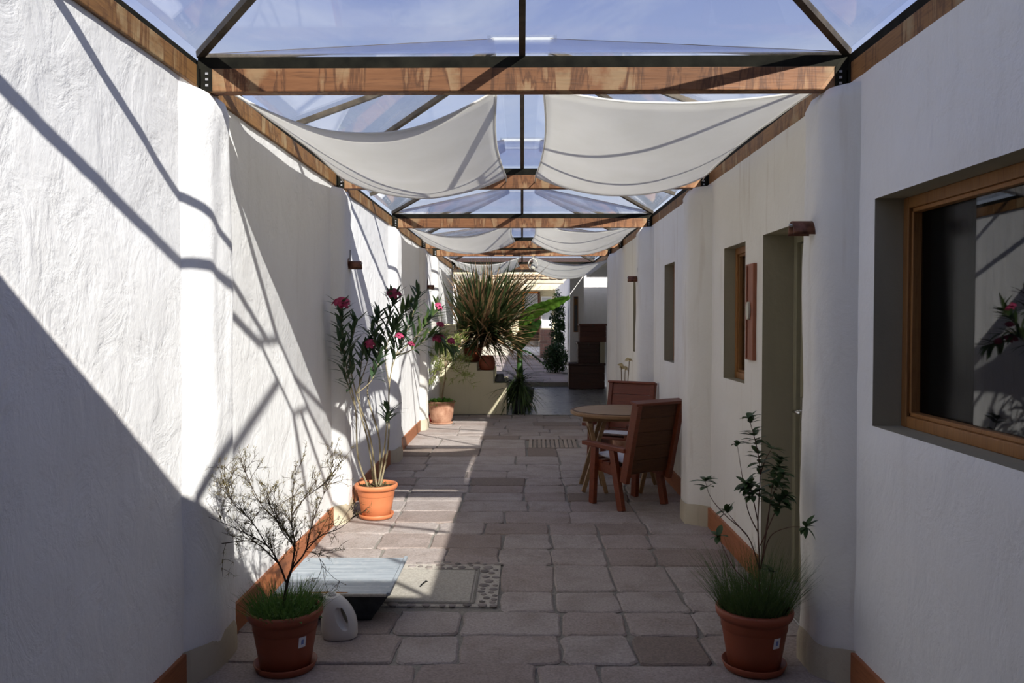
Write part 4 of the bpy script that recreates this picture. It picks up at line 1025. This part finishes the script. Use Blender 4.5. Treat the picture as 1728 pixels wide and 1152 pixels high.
# potted iris behind the far chair
ir = thing('potted_iris', 'blade-leaved plant with cream flower stalks behind the far armchair', 'potted plant', (1.16, 9.45, 0))
MB().lathe([(.09, 0), (.11, .015), (.13, .2), (.14, .24), (.125, .24), (.11, .2)], 28).build('pot', 'terracotta_aged', ir, True); MB().lathe([(.12, .21), (.06, .218), (.01, .22)], 20).build('soil', 'soil', ir)
IG = [leaf_mesh('leaf', 'leaf_oleander_light', .52, .026, 6, dr, .3, strap, .2) for dr in (.05, .2, .4)]
for k in range(26):
    a = R.uniform(0, 6.283); d = Vector((math.cos(a)*.45-.12, math.sin(a)*.4, 1)); inst(R.choice(IG), 'leaf', ir, orient(Vector((math.cos(a)*.06, math.sin(a)*.06, .2)), d, (math.cos(a), math.sin(a), .2), R.uniform(.5, 1)))
io = Vector((1.16, 9.45, 0))
for x, y in ((1048, 616), (1062, 606), (1055, 622)):
    q = P(x, y, 9.45)-io; MB().tube(catmull([(0, 0, .2), (q.x*.5, 0, .6), q], 5), .005, 5).build('flower_stalk', 'twig_tan', ir, True); flower(ir, q, .05, 'petal_cream', 4)
ib = thing('blade_plant', 'low clump of green blade leaves in a pot left of the far armchair', 'potted plant', (1.02, 9.92, 0))
MB().lathe([(.07, 0), (.09, .012), (.11, .14), (.12, .17), (.105, .17), (.09, .14)], 26).build('pot', 'terracotta_aged', ib, True); MB().lathe([(.1, .145), (.05, .15), (.01, .152)], 20).build('soil', 'soil', ib)
for k in range(22):
    a = R.uniform(0, 6.283); d = Vector((math.cos(a)*.5, math.sin(a)*.4, 1)); inst(R.choice(IG), 'leaf', ib, orient(Vector((math.cos(a)*.05, math.sin(a)*.05, .14)), d, (math.cos(a), math.sin(a), .2), R.uniform(.45, .8)))

# hanging lantern under the golden beam
hl = thing('hanging_lantern', 'small round hanging lantern under the golden beam', 'lantern', (.17, 13.06, 2.32))
m = MB(); m.tube([(.07*math.cos(2*math.pi*i/20), 0, .07*math.sin(2*math.pi*i/20)*1.2+.09) for i in range(21)], .008, 6); m.build('ring', 'rope', hl, True)
MB().lathe([(.005, .0), (.035, .02), (.042, .05), (.03, .085), (.01, .10)], 16).build('shell', 'emblem_pale', hl, True)
MB().tube([(0, 0, .17), (0, 0, .222)], .004, 5).build('cord', 'rope', hl)

# ------------------------------------------------------------------ far end of the passage
tag(MB().box(2.25, 2.40, 12.85, 19.55, -.05, 2.6).build('wall_right', 'plaster_white'), 'shaded white side wall of the dark recess', 'wall', kind='structure')
tag(MB().box(1.42, 2.25, 19.4, 19.55, -.05, 2.75).build('wall_far', 'plaster_white'), 'blotchy white wall behind the stacked chests', 'wall', kind='structure')
tag(MB().box(1.34, 1.42, 19.4, 33.6, -.05, 2.75).build('wall_right', 'plaster_white'), 'far white wall behind the dark shrubs', 'wall', kind='structure')
tag(MB().box(1.10, 1.42, 19.02, 19.39, -.05, 2.75).build('wall_right', 'plaster_white'), 'white wall end with a narrow picture beside the chests', 'wall', kind='structure')
tag(MB().box(1.47, 2.4, 12.87, 18.95, 2.5, 2.62).build('ceiling', 'plaster_white'), 'low ceiling of the recess with the chests', 'ceiling', kind='structure')
tag(MB().box(1.44, 2.4, 12.72, 12.86, -.03, 2.6).build('wall_right', 'plaster_cream'), 'return of the shaded cream wall', 'wall', kind='structure')
o = tag(MB().box(1.84, 1.93, 17.75, 17.86, 0, 2.5).build('trim_1', 'chest_wood', None, False, .006), 'dark upright timber post beside the stacked chests', 'post', kind='structure')
pf = thing('narrow_picture', 'narrow wood-framed picture on the white wall end', 'picture', (1.235, 19.02, P(973, 560, 19).z))
hh = P(973, 500, 19).z-P(973, 560, 19).z
for b in ((-.05, -.038, -.02, 0, 0, hh), (.038, .05, -.02, 0, 0, hh), (-.038, .038, -.02, 0, 0, .012), (-.038, .038, -.02, 0, hh-.012, hh)): MB().box(*b).build('frame', 'frame_wood', pf)
MB().box(-.038, .038, -.008, 0, .012, hh-.012).build('print', 'pot_grey', pf); MB().box(-.03, .03, -.012, -.008, hh*.75, hh*.94).build('print_motif', 'beam_wood_long', pf)
def chest(name, label, x0, x1, y0, y1, z0, z1, mat, planks=3, lid=True):
    cx, cy = (x0+x1)/2, (y0+y1)/2; t = thing(name, label, 'chest', (cx, cy, z0), 0, 'dark wooden chests stacked in the recess'); hx, hy, H = (x1-x0)/2, (y1-y0)/2, z1-z0; L = .05 if lid else 0
    MB().box(-hx+.012, hx-.012, -hy+.012, hy, .0, H-L).build('body', mat, t)
    for k in range(planks): MB().box(-hx, hx, -hy, -hy+.012, (H-L)*k/planks+.004, (H-L)*(k+1)/planks-.004).build('plank', mat, t, False, .003)
    if lid: MB().box(-hx-.015, hx+.015, -hy-.015, hy, H-L, H).build('lid', mat, t, False, .006)
    if mat == 'chest_wood' and planks == 3: MB().bar((-.05, -hy-.006, H*.62), (.05, -hy-.006, H*.62), .010, .010).build('handle', 'steel_bar', t)
    else: MB().box(-.012, .012, -hy-.022, -hy-.0155, H-.075, H-.02).build('latch', 'steel_bar', t)
    return t
cx0, cx1 = P(960, 640, 18.3).x, 1.832
z1, z2, z3 = P(990, 613, 18.3).z, P(990, 577, 18.45).z, P(990, 546, 18.55).z
chest('storage_chest', 'large dark wooden chest at the bottom of the stack', cx0, cx1, 18.3, 18.95, 0, z1, 'chest_wood', 3)
c2 = chest('storage_chest', 'black slatted chest in the middle of the stack', P(975, 600, 18.4).x, P(1011, 600, 18.4).x, 18.4, 18.93, z1, z2, 'chest_wood', 5)
o = MB().box(P(1012.5, 600, 18.4).x, P(1021, 600, 18.4).x, 18.42, 18.75, z1, z2).build('storage_board', 'plaster_olive', None, False, .005); tag(o, 'pale grey upright board beside the black slatted chest', 'board')
chest('storage_chest', 'reddish wooden chest on top of the stack', P(978, 560, 18.45).x, P(1023, 560, 18.45).x, 18.45, 18.95, z2, z3, 'chest_wood_red', 3)

# step up and far paving
f3 = tag(MB().box(-2.6, 1.33, 19.0, 33.6, -.12, .086).build('floor', 'mortar'), 'raised far paving of long stone slabs leading to the courtyard', 'floor', kind='structure')
d = 19.0
while d < 33.2:
    h = R.uniform(.5, .8); xs = [-1.6]; x = -1.6+R.uniform(.3, .8)
    while x < .75: xs.append(x); x += R.uniform(.6, 1.1)
    lay(d, min(d+h, 33.55), xs+[1.09], 'far_paving_stone', .10, f3); d += h
# far courtyard front: wall, orange door, window, steps, brick pier
FY = 35.0
def fx(x, y=FY): return P(x, 540, y).x
def fz(y, d=FY): return P(900, y, d).z
zg = fz(574)
tag(MB().box(-4, 4, FY, FY+.3, 0, 3.6).build('wall_far', 'plaster_yellow'), 'pale front of the far courtyard building', 'wall', kind='structure')
tag(MB().box(-3, 3, 33.6, FY, -.1, zg-.02).build('floor', 'cover_concrete'), 'raised terrace in front of the orange door', 'floor', kind='structure')
for k, (a, b, z) in enumerate(((33.0, 33.3, .23), (33.3, 33.6, .42))):
    o = MB().box(fx(868), fx(911), a, 33.598, .102 if k == 0 else .231, z).build('step', 'white_paint', None, False, .01); tag(o, ['lower', 'upper'][k]+' pale step up to the far terrace', 'step')
tag(MB().box(-4, 4, 33.3, FY, 2.72, 2.9).build('ceiling', 'plaster_bare'), 'plastered roof slab added to shade the front around the far orange door', 'ceiling', kind='structure')  # slab added to cast shade on the upper part of the far front
dr = thing('door_2', 'bright orange panelled door in the far sunlit wall', 'door', (0, FY-.02, zg), kind='structure'); zt = fz(492)-zg; zm = fz(537)-zg
MB().box(fx(882), fx(885), -.08, 0, 0, zt).build('door_jamb', 'door_orange', dr); MB().box(fx(907.5), fx(911), -.08, 0, 0, zt).build('door_jamb', 'chest_wood_red', dr); MB().box(fx(885), fx(907.5), -.08, 0, zt-.08, zt).build('door_head', 'door_orange', dr)
MB().box(fx(885), fx(896), -.05, 0, 0, zm).build('door_panel', 'door_orange', dr, False, .01); MB().box(fx(896.3), fx(907.3), -.05, 0, 0, zm).build('door_panel', 'chest_wood_red', dr, False, .01)
MB().box(fx(885), fx(907.5), -.06, 0, zm, zm+.05).build('mid_rail', 'door_orange', dr); MB().box(fx(885), fx(907.5), -.02, -.012, zm+.05, zt-.08).build('pane', 'steel_grey', dr)
wn = thing('window_5', 'pale far window with white sill next to the orange door', 'window', (0, FY-.01, fz(543)), kind='structure'); H = fz(500)-fz(543)
for b in ((fx(913), fx(914.5), -.06, 0, 0, H), (fx(929.5), fx(931), -.06, 0, 0, H), (fx(914.5), fx(929.5), -.06, 0, 0, .05), (fx(914.5), fx(929.5), -.06, 0, H-.05, H)): MB().box(*b).build('frame', 'white_paint', wn)
MB().box(fx(914.5), fx(929.5), -.02, -.01, .05, H-.05).build('pane', 'steel_grey', wn); MB().box(fx(912), fx(932), -.25, 0, -.26, -.005).build('sill', 'white_paint', wn, False, .01)
# brick pier
BY = 31.0; bpz = thing('brick_pier', 'low reddish brick pier in front of the far window', 'pier', (0, BY, .10))
x0, x1 = fx(911, BY), fx(936, BY); hz = P(920, 556, BY).z-.10; MB().box(x0+.01, x1-.01, .012, .5, 0, hz).build('core', 'mortar', bpz)
nr = 8
for r in range(nr):
    xs = [x0, x0+(x1-x0)*.5, x1] if r % 2 == 0 else [x0, x0+(x1-x0)*.25, x0+(x1-x0)*.75, x1]
    for a, b in zip(xs[:-1], xs[1:]): MB().box(a+.006, b-.006, 0, .1, hz*r/nr+.006, hz*(r+1)/nr-.006).build('brick', 'brick_red', bpz)
rl = thing('stair_railing', 'short black iron railing beside the far steps', 'railing', (0, 33.4, .421)); 
for k in range(5): MB().tube([(fx(901+2.2*k, 33.4), 0, 0), (fx(901+2.2*k, 33.4), 0, .52)], .010, 5).build('baluster', 'iron_black', rl)
MB().bar((fx(900.5, 33.4), 0, .53), (fx(910.5, 33.4), 0, .53), .03, .03).build('handrail', 'iron_black', rl)
# stone lintel across the courtyard entrance
LY = 22.0; ln = thing('stone_lintel', 'rubble stone lintel on a plastered beam across the courtyard entrance', 'lintel', (0, LY, 0))
za, zb = P(920, 478, LY).z, P(920, 462, LY).z
MB().box(-2.6, 1.10, 0, .35, za, za+.10).build('plaster_beam', 'plaster_bare', ln, False, .01)
MB().box(-2.6, 1.10, .03, .35, za+.10, zb).build('core', 'mortar', ln)
for r in range(2):
    x = -.9
    while x < 1.05:
        w = R.uniform(.12, .26); hgt = (zb-za-.10)/2; z = za+.10+hgt*r
        bm = bmesh.new(); bmesh.ops.create_icosphere(bm, subdivisions=1, radius=1)
        for v in bm.verts: v.co = Vector((max(-.85, min(.85, v.co.x))*w*.58, v.co.y*.06, max(-.85, min(.85, v.co.z))*hgt*.6))*(1+R.uniform(-.1, .1))
        me = bpy.data.meshes.new('stone'); bm.to_mesh(me); bm.free(); me.materials.append(MATS['rubble_stone'])
        inst(me, 'stone', ln, Matrix.Translation((x+w/2, .0, z+hgt/2))); x += w
tag(MB().box(-2.8, 1.46, 16.7, 19.0, 2.62, 2.78).build('ceiling', 'chest_wood'), 'dark solid roof over the far end of the passage', 'ceiling', kind='structure')
tag(MB().box(-2.8, -2.55, 13.4, 33.6, -.05, 3.0).build('wall_left', 'plaster_white'), 'far white wall behind the planter', 'wall', kind='structure')
# dense shrubs against the far right wall
def bush(name, label, c, rx, ry, rz, n, ls, mat, stems=3):
    t = thing(name, label, 'shrub', (c[0], c[1], .10)); m = MB(); w = MB(); cz = c[2]-.10
    for k in range(stems):
        a = R.uniform(0, 6.28); w.tube(catmull([(R.gauss(0, .03), R.gauss(0, .03), 0), (R.gauss(0, .06), R.gauss(0, .06), cz*.5), (math.cos(a)*rx*.4, math.sin(a)*ry*.4, cz)], 4), .014, 5)
    for _ in range(n):
        v = Vector((R.gauss(0, 1), R.gauss(0, 1), R.gauss(0, 1))).normalized()*R.random()**.45; p = Vector((v.x*rx, v.y*ry, cz+v.z*rz)); p *= 1+.12*noise.noise(p*4); p.x = min(p.x, 1.20-c[0])
        if p.z < .02: p.z = R.uniform(.02, .3)
        vs, fs = leaf_geo(ls*R.uniform(.6, 1.3), ls*.5, 2, .2); M = orient(p, (R.gauss(0, 1), R.gauss(0, 1), R.gauss(0, .8)+.1)); m.add([M @ q for q in vs], fs)
    w.build('stems', 'bark_dark', t, True); o = m.build('foliage', mat, t); o['kind'] = 'stuff'
bush('climbing_shrub', 'tall dark leafy shrub against the far white wall', (P(942, 560, 24.0).x, 24.0, 1.35), .25, .5, 1.0, 2600, .09, 'leaf_shrub')
bush('low_bush', 'low dense dark bush at the foot of the tall shrub', (P(938, 590, 22.3).x, 22.3, .50), .38, .45, .42, 2600, .08, 'leaf_shrub')
